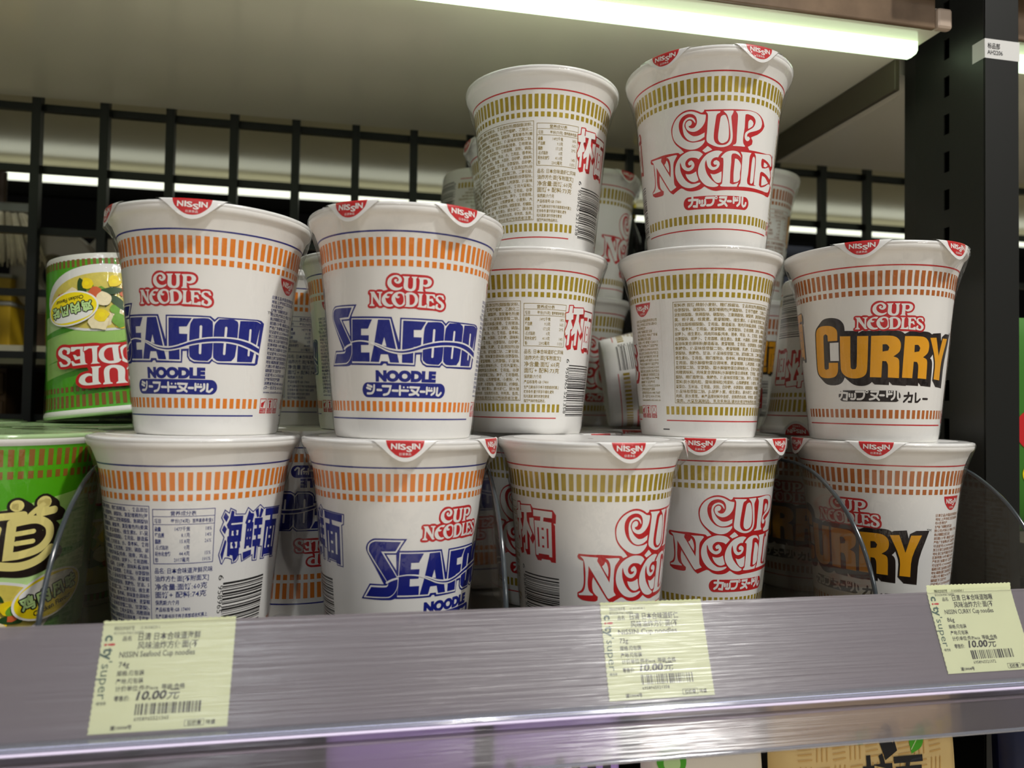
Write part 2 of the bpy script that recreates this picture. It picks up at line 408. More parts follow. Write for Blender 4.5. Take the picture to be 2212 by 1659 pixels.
# traced outlines of the printed logos, millimetres around and up the cup wall
TR = {"n_red":[[-9.28,72.2],[-8.8,73.24],[-7.51,73.1],[0.55,72.99],[11.04,73.32],[18.2,73.51],[23.91,72.75],[28.14,70.28],[30.05,67.21],[28.57,64.69],[24.91,61.79],[20.48,59.82],[19.88,59.26],[21.18,57.73],[20.85,55.77],[18.84,54.58],[17.97,54.14],[19.1,52.57],[25.02,52.63],[33.65,52.98],[40.78,53.97],[43.87,52.45],[46.12,48.39],[44.69,46.39],[43.09,45.68],[45.03,42.51],[44.63,38.45],[47.05,37.01],[46.06,33.8],[43.06,30.86],[35.44,30.73],[25.31,30.75],[15.78,30.49],[7.66,30.2],[2.02,30.0],[-1.63,29.7],[-4.9,30.42],[-8.53,32.29],[-11.41,30.74],[-15.84,30.17],[-19.63,30.89],[-22.91,32.56],[-25.14,31.9],[-28.99,30.05],[-31.12,31.52],[-33.28,34.18],[-39.12,42.41],[-39.6,40.03],[-39.21,35.99],[-37.8,34.06],[-36.42,33.14],[-36.59,31.37],[-38.1,30.83],[-44.5,31.28],[-47.32,32.73],[-47.38,34.76],[-45.11,36.26],[-44.06,39.37],[-44.23,46.09],[-44.36,49.79],[-46.82,50.77],[-47.4,51.94],[-46.83,53.12],[-40.8,52.88],[-34.79,52.91],[-27.93,52.45],[-24.54,52.13],[-23.42,51.15],[-20.96,51.87],[-22.79,53.93],[-26.12,57.07],[-27.96,60.33],[-28.64,65.25],[-27.51,68.52],[-25.08,71.48],[-21.41,73.58],[-17.97,74.24],[-14.97,73.84],[-12.36,72.82],[-10.41,71.81]],"n_w_C":[[-8.14,70.54],[-10.74,70.95],[-12.69,71.91],[-15.33,72.97],[-17.99,73.3],[-21.11,72.77],[-24.38,71.03],[-26.74,68.36],[-27.87,65.09],[-27.67,61.53],[-26.42,58.72],[-23.86,56.02],[-20.55,53.87],[-16.99,52.75],[-13.47,52.8],[-10.72,53.96],[-8.7,55.98],[-8.54,57.24],[-10.73,56.61],[-14.15,56.35],[-16.22,56.59],[-19.01,57.75],[-21.51,60.07],[-23.03,62.85],[-23.67,65.82],[-23.37,68.28],[-21.88,70.54],[-19.73,71.71],[-17.34,72.01],[-15.01,71.3],[-13.53,69.86],[-12.89,67.62],[-13.22,65.76],[-14.42,64.36],[-16.13,64.12],[-17.47,64.76],[-17.82,65.62],[-16.95,65.63],[-16.08,66.29],[-15.9,67.36],[-16.57,68.25],[-17.74,68.4],[-19.14,67.53],[-19.54,66.03],[-18.9,64.06],[-17.19,62.71],[-14.79,62.07],[-12.41,62.56],[-10.07,64.21],[-8.44,66.83],[-7.97,69.92]],"n_w_C2":[[-14.06,66.65],[-14.87,67.83],[-16.04,68.87],[-17.75,69.15],[-19.47,68.21],[-20.25,66.16],[-19.58,64.14],[-17.89,61.7],[-15.5,59.97],[-14.12,59.63],[-11.74,59.84],[-8.56,61.11],[-8.72,58.81],[-11.4,57.45],[-14.14,56.97],[-16.21,57.21],[-18.31,58.29],[-20.37,60.8],[-21.18,63.78],[-21.31,66.35],[-20.68,68.41],[-19.11,69.74],[-17.05,70.2],[-15.03,69.43],[-14.05,68.06],[-13.81,67.06]],"n_w_U":[[-7.99,72.21],[0.09,71.99],[-0.22,71.23],[-1.66,70.5],[-2.27,68.97],[-2.7,65.88],[-3.11,62.83],[-3.38,59.75],[-3.33,57.58],[-2.61,55.69],[-0.88,54.4],[1.54,54.08],[3.95,54.56],[5.63,55.99],[6.29,57.91],[6.16,60.97],[5.6,64.05],[4.72,68.03],[3.8,70.19],[2.58,71.39],[1.72,72.15],[7.26,72.46],[7.62,72.02],[6.99,70.59],[6.38,69.34],[6.7,66.57],[7.25,62.89],[7.61,59.82],[7.56,57.34],[6.75,55.1],[4.71,53.66],[1.55,52.95],[-1.88,53.33],[-4.96,54.53],[-7.01,55.88],[-7.53,57.47],[-7.23,61.17],[-6.95,65.8],[-6.77,69.52],[-7.01,70.93]],"n_w_U2":[[1.97,70.0],[2.96,69.83],[3.87,68.32],[4.67,65.89],[5.17,62.82],[5.34,59.11],[4.72,56.58],[3.21,55.47],[1.48,55.04],[-0.08,55.76],[-0.8,57.17],[-0.86,59.67],[-0.46,63.39],[-0.05,66.48],[0.52,69.09]],"n_w_P":[[8.83,72.25],[12.55,72.7],[17.86,73.17],[22.57,72.67],[26.08,70.81],[27.49,68.27],[26.8,65.59],[24.1,63.84],[21.07,62.74],[18.12,61.67],[16.98,60.59],[16.93,59.52],[18.16,59.51],[19.06,58.67],[18.37,57.51],[17.08,57.01],[15.84,57.82],[15.28,59.47],[15.74,61.4],[17.65,62.88],[20.79,64.87],[22.12,66.96],[22.11,68.83],[20.58,70.45],[18.02,71.16],[16.02,71.36],[14.93,70.94],[14.84,69.04],[14.9,64.1],[14.46,60.34],[14.31,57.2],[14.82,55.37],[15.89,54.38],[15.77,53.91],[8.29,53.8],[8.07,54.24],[9.69,54.96],[10.17,56.23],[10.2,58.72],[10.24,63.68],[10.31,68.33],[10.16,70.48],[9.37,71.65]],"n_w_P2":[[18.5,68.75],[19.96,68.16],[20.8,67.07],[20.27,65.57],[18.75,64.43],[17.34,63.61],[17.13,65.59],[17.36,67.82]],"n_w_star":[[-6.82,53.83],[-5.61,53.0],[-4.06,51.68],[-5.59,51.11],[-8.14,50.3],[-9.86,51.54],[-8.33,52.69]],"n_w_N":[[-46.0,52.06],[-36.84,51.6],[-37.1,50.66],[-37.19,49.87],[-36.1,48.31],[-30.43,39.67],[-30.07,44.64],[-30.43,48.26],[-31.62,50.45],[-33.06,51.22],[-25.96,51.27],[-25.38,50.69],[-26.83,48.86],[-27.76,47.44],[-28.18,44.27],[-28.14,39.45],[-27.86,35.52],[-26.51,33.71],[-30.48,32.08],[-31.32,32.7],[-41.65,47.62],[-41.74,43.83],[-41.98,38.9],[-41.15,35.73],[-39.08,34.15],[-39.19,33.68],[-46.52,33.56],[-46.8,34.3],[-44.57,35.14],[-43.37,37.55],[-43.15,44.15],[-43.64,48.28],[-44.29,50.45]],"n_w_N2":[[-33.0,49.6],[-32.11,48.59],[-31.24,45.51],[-31.37,42.61],[-33.04,44.89],[-34.7,47.51],[-33.71,48.27]],"n_w_O":[[-9.51,49.62],[-11.41,51.04],[-14.18,51.78],[-17.72,51.91],[-21.36,50.82],[-24.08,49.03],[-26.16,46.18],[-27.03,42.47],[-26.46,38.84],[-24.56,35.66],[-21.85,33.36],[-18.04,32.12],[-14.32,32.39],[-11.41,33.57],[-10.87,34.33],[-11.41,34.54],[-14.32,34.14],[-16.9,34.39],[-19.89,36.33],[-22.07,39.14],[-23.36,42.21],[-23.62,45.43],[-23.4,46.69],[-23.05,46.0],[-22.32,43.96],[-20.5,42.13],[-17.89,41.32],[-15.7,42.18],[-14.59,43.94],[-14.95,45.58],[-16.34,46.98],[-17.82,46.39],[-18.55,45.35],[-17.84,44.32],[-16.21,44.61],[-16.59,43.55],[-18.24,43.11],[-19.69,43.92],[-20.21,45.58],[-19.6,47.07],[-17.77,48.27],[-15.27,48.28],[-13.17,47.77],[-12.1,47.01],[-10.72,48.33]],"n_w_O2":[[-20.15,40.0],[-17.92,39.57],[-15.72,39.81],[-13.55,40.71],[-13.21,39.1],[-12.49,37.14],[-12.14,35.87],[-14.3,35.07],[-16.51,35.46],[-18.34,36.76],[-19.64,38.52]],"n_w_Q":[[2.02,50.5],[-0.45,51.11],[-3.53,50.88],[-7.28,49.35],[-10.02,46.68],[-11.76,43.68],[-12.4,40.58],[-11.78,37.41],[-9.97,34.73],[-7.45,32.73],[-3.85,31.78],[-0.6,32.06],[0.1,32.84],[-1.74,33.78],[-4.29,35.72],[-6.81,38.65],[-8.07,41.84],[-8.27,44.68],[-7.59,46.55],[-7.23,44.95],[-6.51,42.71],[-4.73,41.08],[-2.62,40.86],[-0.53,41.92],[0.46,43.77],[0.07,45.18],[-1.53,46.14],[-2.91,45.71],[-3.4,44.64],[-2.68,43.68],[-1.11,43.64],[-1.61,42.71],[-3.36,42.44],[-4.6,43.42],[-4.8,45.15],[-3.8,46.81],[-2.08,47.56],[-0.51,47.55],[0.15,48.79]],"n_w_Q2":[[-5.05,39.04],[-2.92,38.52],[-0.45,39.09],[1.68,40.04],[1.79,36.91],[1.49,34.39],[0.05,33.91],[-1.76,34.41],[-3.58,36.35]],"n_w_D":[[1.06,47.53],[2.41,49.1],[4.46,50.51],[7.67,51.25],[11.02,50.97],[12.69,49.88],[13.57,48.37],[13.83,47.78],[12.36,48.91],[9.99,49.83],[8.1,49.7],[7.47,48.61],[7.47,44.86],[7.15,40.15],[7.2,35.78],[7.12,33.9],[9.07,33.35],[11.41,33.96],[12.96,34.68],[11.87,32.23],[7.59,32.03],[1.59,32.06],[1.02,32.68],[2.25,33.61],[2.51,36.91],[2.69,41.6],[2.7,45.33],[2.46,47.2]],"n_w_D2":[[9.74,47.14],[11.33,46.95],[13.0,45.52],[13.94,43.72],[13.58,39.59],[13.63,36.46],[12.08,34.92],[9.57,34.47],[9.3,38.68],[9.56,44.01]],"n_w_L":[[13.35,51.0],[20.88,51.21],[19.79,49.03],[19.67,45.23],[19.41,39.54],[18.89,36.32],[19.42,34.47],[21.33,33.79],[26.74,34.14],[24.82,34.51],[24.69,37.68],[24.98,43.44],[24.82,48.16],[24.34,50.31],[23.26,51.42],[31.22,52.17],[39.9,53.43],[42.54,51.46],[43.57,48.42],[42.31,47.63],[38.47,48.86],[34.34,49.59],[30.68,49.82],[29.99,48.73],[30.14,45.88],[31.27,44.64],[34.54,45.11],[39.03,46.71],[41.49,44.97],[43.55,42.83],[42.56,40.63],[39.68,41.31],[35.14,42.32],[30.93,42.65],[29.64,41.63],[29.5,38.4],[29.45,35.19],[31.21,34.2],[35.89,35.34],[40.7,37.6],[44.48,37.93],[43.8,35.63],[41.13,33.1],[32.82,32.53],[25.06,32.63],[17.78,32.56],[13.3,32.34],[13.27,32.97],[14.17,34.28],[14.44,39.02],[14.59,45.33],[14.53,49.09],[13.79,50.25]],"n_w_L2":[[22.97,49.63],[23.97,48.67],[24.25,44.91],[24.01,38.52],[23.62,35.61],[22.26,34.65],[21.4,35.33],[21.42,39.77],[21.68,46.13],[22.11,48.71]],"n_w_E2":[[32.85,48.15],[35.43,47.88],[37.6,47.21],[34.8,45.81],[32.62,45.85]],"n_w_E3":[[31.97,40.59],[35.13,40.37],[38.33,39.07],[40.51,38.21],[35.74,36.29],[32.0,35.13],[31.74,38.14]],"s_red":[[-10.68,70.66],[-10.3,72.19],[-9.38,73.39],[-7.92,74.34],[-6.12,74.63],[-4.51,74.4],[-3.44,73.93],[-2.72,74.19],[2.99,74.18],[8.84,74.13],[10.77,73.6],[11.97,72.48],[12.24,71.12],[11.74,69.69],[10.48,68.56],[8.03,68.05],[8.45,66.95],[12.69,66.9],[13.73,66.55],[15.51,66.78],[17.62,66.53],[18.81,65.41],[19.0,64.19],[18.75,63.47],[19.44,61.95],[19.3,60.0],[18.07,58.67],[16.15,58.17],[14.05,58.55],[9.26,58.6],[5.4,58.65],[3.88,59.02],[0.69,58.89],[-1.74,58.99],[-3.97,58.67],[-6.04,59.15],[-7.71,58.68],[-9.61,58.75],[-11.53,59.43],[-12.5,59.0],[-13.91,59.02],[-15.07,59.63],[-16.05,59.02],[-18.98,59.0],[-19.88,59.61],[-19.76,60.48],[-18.89,61.15],[-18.87,64.59],[-19.59,65.3],[-19.52,66.5],[-18.66,67.16],[-16.3,67.12],[-15.32,66.93],[-14.53,67.27],[-12.39,67.15],[-11.67,66.73],[-10.34,66.98],[-9.6,67.25],[-10.35,68.28],[-10.71,69.3]],"s_w_C":[[-2.64,68.65],[-3.36,68.37],[-4.26,68.08],[-5.55,68.16],[-6.82,68.81],[-7.65,69.83],[-7.84,71.03],[-7.46,72.04],[-6.66,72.66],[-5.76,72.85],[-4.86,72.44],[-4.39,71.68],[-4.66,70.91],[-5.39,70.81],[-5.65,71.06],[-5.02,71.4],[-5.39,71.83],[-6.12,71.82],[-6.56,71.38],[-6.37,70.69],[-5.74,70.12],[-4.64,69.87],[-3.57,70.34],[-2.95,71.29],[-3.15,72.32],[-3.96,73.13],[-5.05,73.64],[-6.3,73.61],[-7.93,73.07],[-9.2,72.03],[-9.74,70.65],[-9.57,69.12],[-8.65,67.93],[-7.36,67.09],[-5.89,66.85],[-4.43,67.06],[-3.35,67.52],[-2.72,68.06]],"s_w_U":[[-2.62,73.18],[0.6,73.22],[0.52,72.86],[-0.01,72.42],[-0.07,70.87],[-0.11,68.81],[0.28,67.98],[1.19,67.67],[1.92,68.05],[2.24,69.09],[2.27,71.32],[2.15,72.52],[1.6,72.84],[1.59,73.18],[4.2,73.23],[4.12,72.78],[3.68,72.43],[3.75,70.37],[3.72,68.65],[3.21,67.42],[1.95,66.76],[0.67,66.71],[-0.98,67.08],[-1.99,68.06],[-2.11,69.44],[-1.88,71.5],[-1.98,72.34]],"s_w_P":[[4.66,72.99],[8.53,73.08],[10.23,72.69],[11.16,71.73],[11.11,70.68],[10.41,69.59],[8.93,68.97],[7.97,68.99],[7.12,69.37],[7.17,70.05],[7.92,69.84],[8.85,70.25],[9.27,71.06],[9.04,71.9],[8.37,72.29],[7.08,72.2],[7.07,70.22],[7.02,67.47],[7.41,66.79],[4.52,66.8],[4.61,67.16],[5.14,67.52],[5.33,70.12],[5.33,72.0],[5.04,72.41]],"s_w_N":[[-18.62,66.31],[-16.28,66.33],[-13.82,62.27],[-13.77,65.54],[-14.75,65.89],[-14.74,66.24],[-12.24,66.22],[-12.34,65.71],[-12.91,65.36],[-12.98,61.07],[-12.3,60.21],[-12.88,59.95],[-13.66,59.95],[-16.97,64.21],[-17.04,61.11],[-16.23,60.32],[-16.39,59.9],[-18.94,60.03],[-18.78,60.36],[-18.06,60.95],[-17.84,65.26]],"s_w_O":[[-6.81,66.16],[-7.93,66.32],[-9.58,66.04],[-11.11,65.19],[-12.26,63.82],[-12.56,62.44],[-12.11,61.07],[-10.95,60.04],[-9.42,59.61],[-7.73,59.72],[-6.89,60.17],[-7.34,60.58],[-8.66,60.56],[-9.79,61.24],[-10.56,62.44],[-10.75,63.65],[-9.98,63.39],[-9.05,63.57],[-8.66,64.25],[-9.61,64.25],[-10.08,64.68],[-9.77,65.27],[-8.85,65.45],[-7.73,65.2],[-7.28,65.56]],"s_w_Q":[[-1.58,65.51],[-2.78,66.2],[-4.43,66.29],[-6.07,65.74],[-7.17,64.7],[-7.74,63.33],[-7.45,61.79],[-6.41,60.42],[-4.92,59.69],[-3.43,59.72],[-2.04,60.26],[-1.31,60.97],[-1.44,62.95],[-1.66,64.65]],"s_w_D":[[-1.48,65.0],[-0.59,65.88],[0.87,66.21],[2.52,66.01],[4.02,65.22],[4.83,63.72],[4.79,62.16],[4.0,60.75],[2.72,59.92],[1.23,59.68],[-1.56,59.77],[-0.84,60.56],[-0.93,64.68]],"s_w_L":[[4.65,65.86],[7.37,65.85],[6.84,65.21],[6.68,62.44],[6.75,60.53],[7.63,60.42],[8.67,61.0],[9.32,61.21],[9.02,59.63],[4.61,59.75],[4.7,60.01],[5.14,60.45],[5.31,63.23],[5.34,65.13]],"s_w_E":[[8.22,65.81],[12.98,65.97],[13.59,64.28],[12.89,64.23],[12.02,65.2],[10.44,65.26],[10.54,63.71],[11.63,63.96],[12.11,64.0],[12.82,62.13],[12.01,62.25],[11.39,62.9],[10.38,62.83],[10.35,60.4],[11.51,60.38],[12.49,60.98],[13.47,60.95],[13.41,59.38],[9.29,59.64],[9.51,61.21],[9.11,61.72],[8.91,65.16]],"s_w_S":[[15.58,65.91],[17.46,65.81],[18.24,64.03],[17.39,64.05],[16.51,65.03],[15.24,65.28],[14.58,64.7],[15.37,63.72],[17.1,62.81],[18.38,61.51],[18.34,60.27],[17.15,59.3],[15.67,59.19],[13.97,59.59],[13.67,60.1],[13.9,61.34],[14.44,61.81],[15.08,61.59],[14.81,61.05],[14.95,60.36],[16.08,59.84],[16.83,60.5],[16.57,61.54],[15.25,62.31],[13.74,63.42],[13.65,64.63],[14.37,65.55]],"s_r_Q":[[-2.95,65.31],[-2.2,64.29],[-1.99,62.93],[-2.16,61.56],[-2.88,60.68],[-3.81,60.48],[-4.74,60.98],[-5.5,61.99],[-5.87,63.17],[-5.98,64.04],[-5.32,63.45],[-4.21,63.47],[-3.76,64.26],[-4.6,64.33],[-4.96,64.74],[-4.6,65.35],[-3.87,65.53]],"s_r_D":[[0.71,65.25],[2.18,65.14],[3.13,64.15],[3.37,62.79],[3.04,61.58],[2.13,60.76],[0.92,60.62]],"f_b_out":[[-30.54,55.6],[-7.68,55.07],[-3.85,43.7],[-3.49,54.83],[18.09,54.74],[20.08,53.26],[21.4,54.49],[30.94,54.55],[41.87,54.79],[44.18,54.5],[46.06,53.31],[43.94,33.9],[42.35,33.07],[30.12,32.95],[22.17,32.97],[19.34,34.33],[18.21,32.99],[10.47,33.05],[8.31,34.11],[7.11,35.85],[6.98,38.63],[4.94,38.5],[4.58,33.2],[-10.01,33.26],[-10.55,34.21],[-11.72,34.2],[-12.67,33.33],[-31.4,33.61]],"f_w_in":[[-29.72,54.77],[-8.26,54.26],[-4.52,40.67],[-3.08,40.69],[-2.78,54.14],[17.69,54.06],[19.94,52.11],[21.9,53.95],[30.68,53.86],[41.61,54.19],[43.81,53.44],[42.19,34.16],[30.54,33.8],[22.06,33.68],[19.97,34.52],[19.29,35.47],[17.71,33.85],[10.62,33.86],[8.65,34.76],[7.81,36.34],[8.03,39.73],[4.1,39.34],[4.02,33.83],[-9.25,34.22],[-9.64,35.18],[-13.02,35.24],[-13.63,34.19],[-30.58,34.48]],"f_c_E":[[-29.22,54.26],[-17.62,53.96],[-19.96,49.85],[-23.88,49.92],[-24.0,46.94],[-19.54,46.87],[-19.83,42.5],[-24.28,42.55],[-24.31,39.17],[-19.35,39.14],[-19.4,34.97],[-30.46,35.22]],"f_c_A":[[-14.5,53.84],[-8.73,53.85],[-3.71,34.62],[-8.33,34.72],[-9.46,38.28],[-13.2,38.34],[-14.2,34.82],[-18.94,34.97],[-16.75,42.64]],"f_c_F":[[-1.98,53.53],[9.38,53.4],[7.03,49.62],[3.28,49.47],[3.39,46.29],[7.35,46.27],[7.16,42.42],[3.36,41.81],[3.43,34.62],[-2.26,34.65],[-2.31,41.51]],"f_c_O":[[8.64,50.49],[10.14,53.29],[16.97,53.6],[19.09,52.38],[19.3,50.44],[19.17,36.44],[17.22,34.25],[10.77,34.51],[8.39,36.04],[8.16,39.25]],"f_c_Q":[[20.05,50.66],[22.16,53.57],[28.9,53.85],[31.1,52.97],[31.58,51.35],[30.72,36.98],[28.87,34.56],[22.02,34.44],[19.9,35.82],[19.72,37.77]],"f_c_D":[[32.38,53.41],[41.32,53.89],[43.68,53.08],[43.66,51.37],[40.85,37.16],[40.23,34.58],[31.9,34.36],[31.96,47.05]],"f_notch":[[-11.37,45.99],[-12.59,42.33],[-10.27,42.02]],"f_slot0":[[13.73,49.79],[13.46,37.84]],"f_slot1":[[25.59,49.73],[25.12,37.86]],"f_slot2":[[38.1,49.53],[38.02,37.86]],"f_wu":[[-30.63,44.14],[-25.43,44.73],[-19.51,44.25],[-14.07,42.96],[-9.61,41.39],[-5.25,40.66],[-1.65,40.57],[3.01,41.48],[9.14,43.46],[16.77,45.1],[24.57,45.56],[31.65,45.36],[38.18,44.13],[43.89,42.13]],"f_wl":[[-30.65,43.65],[-25.45,44.18],[-19.53,43.45],[-14.08,41.36],[-9.64,39.49],[-5.22,38.58],[-1.6,38.49],[3.09,39.25],[9.28,41.06],[17.0,42.36],[24.85,42.78],[30.98,42.15],[36.77,40.66],[44.17,38.03]],"f_s_out":[[-49.44,33.33],[-44.79,40.44],[-37.36,40.34],[-41.33,47.09],[-45.82,54.49],[-46.42,56.32],[-45.87,58.5],[-44.19,60.18],[-41.79,61.08],[-26.23,60.9],[-30.02,54.44],[-29.86,35.0],[-31.64,33.71],[-34.34,33.06]],"f_s_tri":[[-36.08,53.77],[-31.44,53.83],[-31.15,46.69]],"f_s_w":[[-48.26,33.95],[-44.35,39.72],[-36.21,39.75],[-35.33,40.41],[-36.08,41.75],[-45.35,54.78],[-45.54,56.91],[-44.82,58.68],[-43.02,59.95],[-41.25,60.42],[-27.61,60.26],[-31.45,54.58],[-37.47,54.54],[-30.5,43.62],[-30.14,41.73],[-30.4,39.05],[-31.69,36.39],[-33.46,34.79],[-35.26,34.12]],"f_s_c":[[-46.88,34.6],[-43.89,38.94],[-36.21,39.02],[-35.17,39.88],[-35.34,41.21],[-44.59,54.82],[-44.83,56.69],[-44.22,58.44],[-42.71,59.44],[-40.93,59.78],[-29.15,59.61],[-31.75,55.39],[-38.76,55.27],[-30.94,43.63],[-30.45,42.54],[-30.47,40.66],[-30.84,38.53],[-32.28,36.13],[-34.07,34.93],[-35.89,34.55]],"f_s_wave":[[-35.94,41.07],[-33.57,42.24],[-30.64,43.07]],"k_cup":[[[-18.31,25.46],[-15.39,25.47],[-12.78,25.27],[-13.27,21.76],[-15.21,21.98]],[[-16.02,26.97],[-16.09,24.76],[-16.82,23.09],[-18.36,22.07]],[[-11.43,24.78],[-11.42,23.53]],[[-9.85,24.69],[-9.85,23.52]],[[-8.07,24.98],[-8.05,22.87],[-8.83,22.13],[-10.52,22.23]],[[-7.52,26.12],[-2.86,26.13],[-2.72,24.79],[-3.23,23.1],[-4.56,22.18],[-6.7,22.05]],[[1.27,26.17],[5.15,26.22],[4.68,24.42],[2.89,22.66],[0.42,22.0]],[[1.33,24.56],[3.57,23.64],[5.72,21.76]],[[6.32,24.26],[8.45,24.24]],[[10.2,26.43],[10.31,23.56]],[[10.82,24.82],[12.85,25.05]],[[11.59,26.1],[11.72,26.11]],[[12.98,26.29],[13.03,26.27]],[[14.51,26.69],[14.56,24.1],[14.05,22.93],[12.94,22.08]],[[16.47,26.75],[16.66,22.92],[17.55,22.03],[18.77,22.73],[19.15,24.0]]],"k_ring":[[[-0.47,26.09],[-0.59,25.75],[-0.87,25.55],[-1.28,25.49],[-1.65,25.64],[-1.88,25.92],[-1.87,26.29],[-1.68,26.55],[-1.31,26.71],[-0.91,26.64],[-0.6,26.41],[-0.47,26.09]]],"k_sea":[[[-21.01,24.43],[-18.69,23.73]],[[-21.47,23.23],[-19.39,22.6]],[[-17.19,24.39],[-17.46,22.13],[-18.55,20.84],[-21.19,20.65]],[[-15.38,22.31],[-13.18,22.24]],[[-12.4,24.05],[-8.1,24.0],[-8.67,21.91],[-9.67,20.62],[-11.83,20.11]],[[-6.95,22.09],[-4.29,22.04]],[[-3.11,24.17],[-3.12,20.22]],[[-2.2,22.16],[1.22,22.12]],[[-1.1,23.63],[-1.06,23.6]],[[0.98,23.66],[1.02,23.63]],[[2.3,23.68],[6.91,23.61],[6.03,21.82],[4.14,20.66],[2.04,20.3]],[[3.12,22.41],[4.88,21.48],[6.88,20.22]],[[7.96,21.85],[10.15,21.83]],[[11.41,23.7],[11.4,20.94]],[[11.91,22.41],[14.38,22.36]],[[12.72,23.56],[12.81,23.53]],[[14.12,23.43],[14.15,23.4]],[[15.76,23.63],[15.7,21.67],[14.13,20.51]],[[17.46,23.67],[17.28,20.56],[18.43,20.25],[19.87,21.43]]],"k_cur":[[[8.94,24.65],[13.92,24.9],[13.51,21.63],[11.82,21.61]],[[11.45,26.4],[11.4,24.34],[8.72,21.56]],[[16.26,26.13],[16.46,21.67],[17.86,21.69],[19.61,23.09]],[[21.9,23.3],[25.45,23.25]]],"c_C":[[-44.19,58.62],[-43.0,61.43],[-40.18,62.82],[-35.45,62.97],[-31.67,62.16],[-29.55,60.43],[-29.05,58.28],[-29.22,54.41],[-35.46,54.41],[-35.42,57.62],[-36.72,58.49],[-38.2,57.81],[-38.46,56.03],[-39.08,39.51],[-37.93,38.75],[-35.84,39.4],[-35.64,42.62],[-29.45,42.48],[-29.71,37.82],[-31.09,35.37],[-33.87,34.35],[-38.83,34.28],[-42.54,35.27],[-44.55,37.51],[-44.95,41.9]],"c_U":[[-27.55,56.72],[-21.5,56.48],[-21.8,39.76],[-20.9,38.7],[-19.01,38.84],[-18.33,40.4],[-17.78,56.4],[-11.9,56.31],[-12.48,39.63],[-13.22,36.19],[-15.4,34.47],[-19.12,33.8],[-23.36,34.37],[-26.45,36.34],[-27.74,39.19]],"c_R":[[-10.38,56.27],[-0.9,56.3],[2.57,55.61],[4.8,53.59],[5.46,50.88],[4.68,47.81],[1.53,45.41],[4.09,44.4],[4.88,42.7],[5.08,34.01],[-1.2,34.3],[-1.36,40.97],[-2.29,42.84],[-4.42,43.01],[-4.79,34.28],[-11.06,34.45]],"c_hR":[[-4.38,51.73],[-2.17,51.71],[-0.79,50.18],[-1.38,48.47],[-4.33,47.97]],"c_R2":[[7.22,55.82],[6.59,34.02]],"c_Y":[[23.71,55.6],[28.74,55.89],[32.46,46.38],[35.3,55.8],[41.61,55.98],[36.39,43.99],[35.84,33.45],[29.48,33.86],[29.36,43.11]],"c_win":[[-34.32,51.49],[-29.36,48.42],[-29.35,43.64],[-34.35,43.64]]}
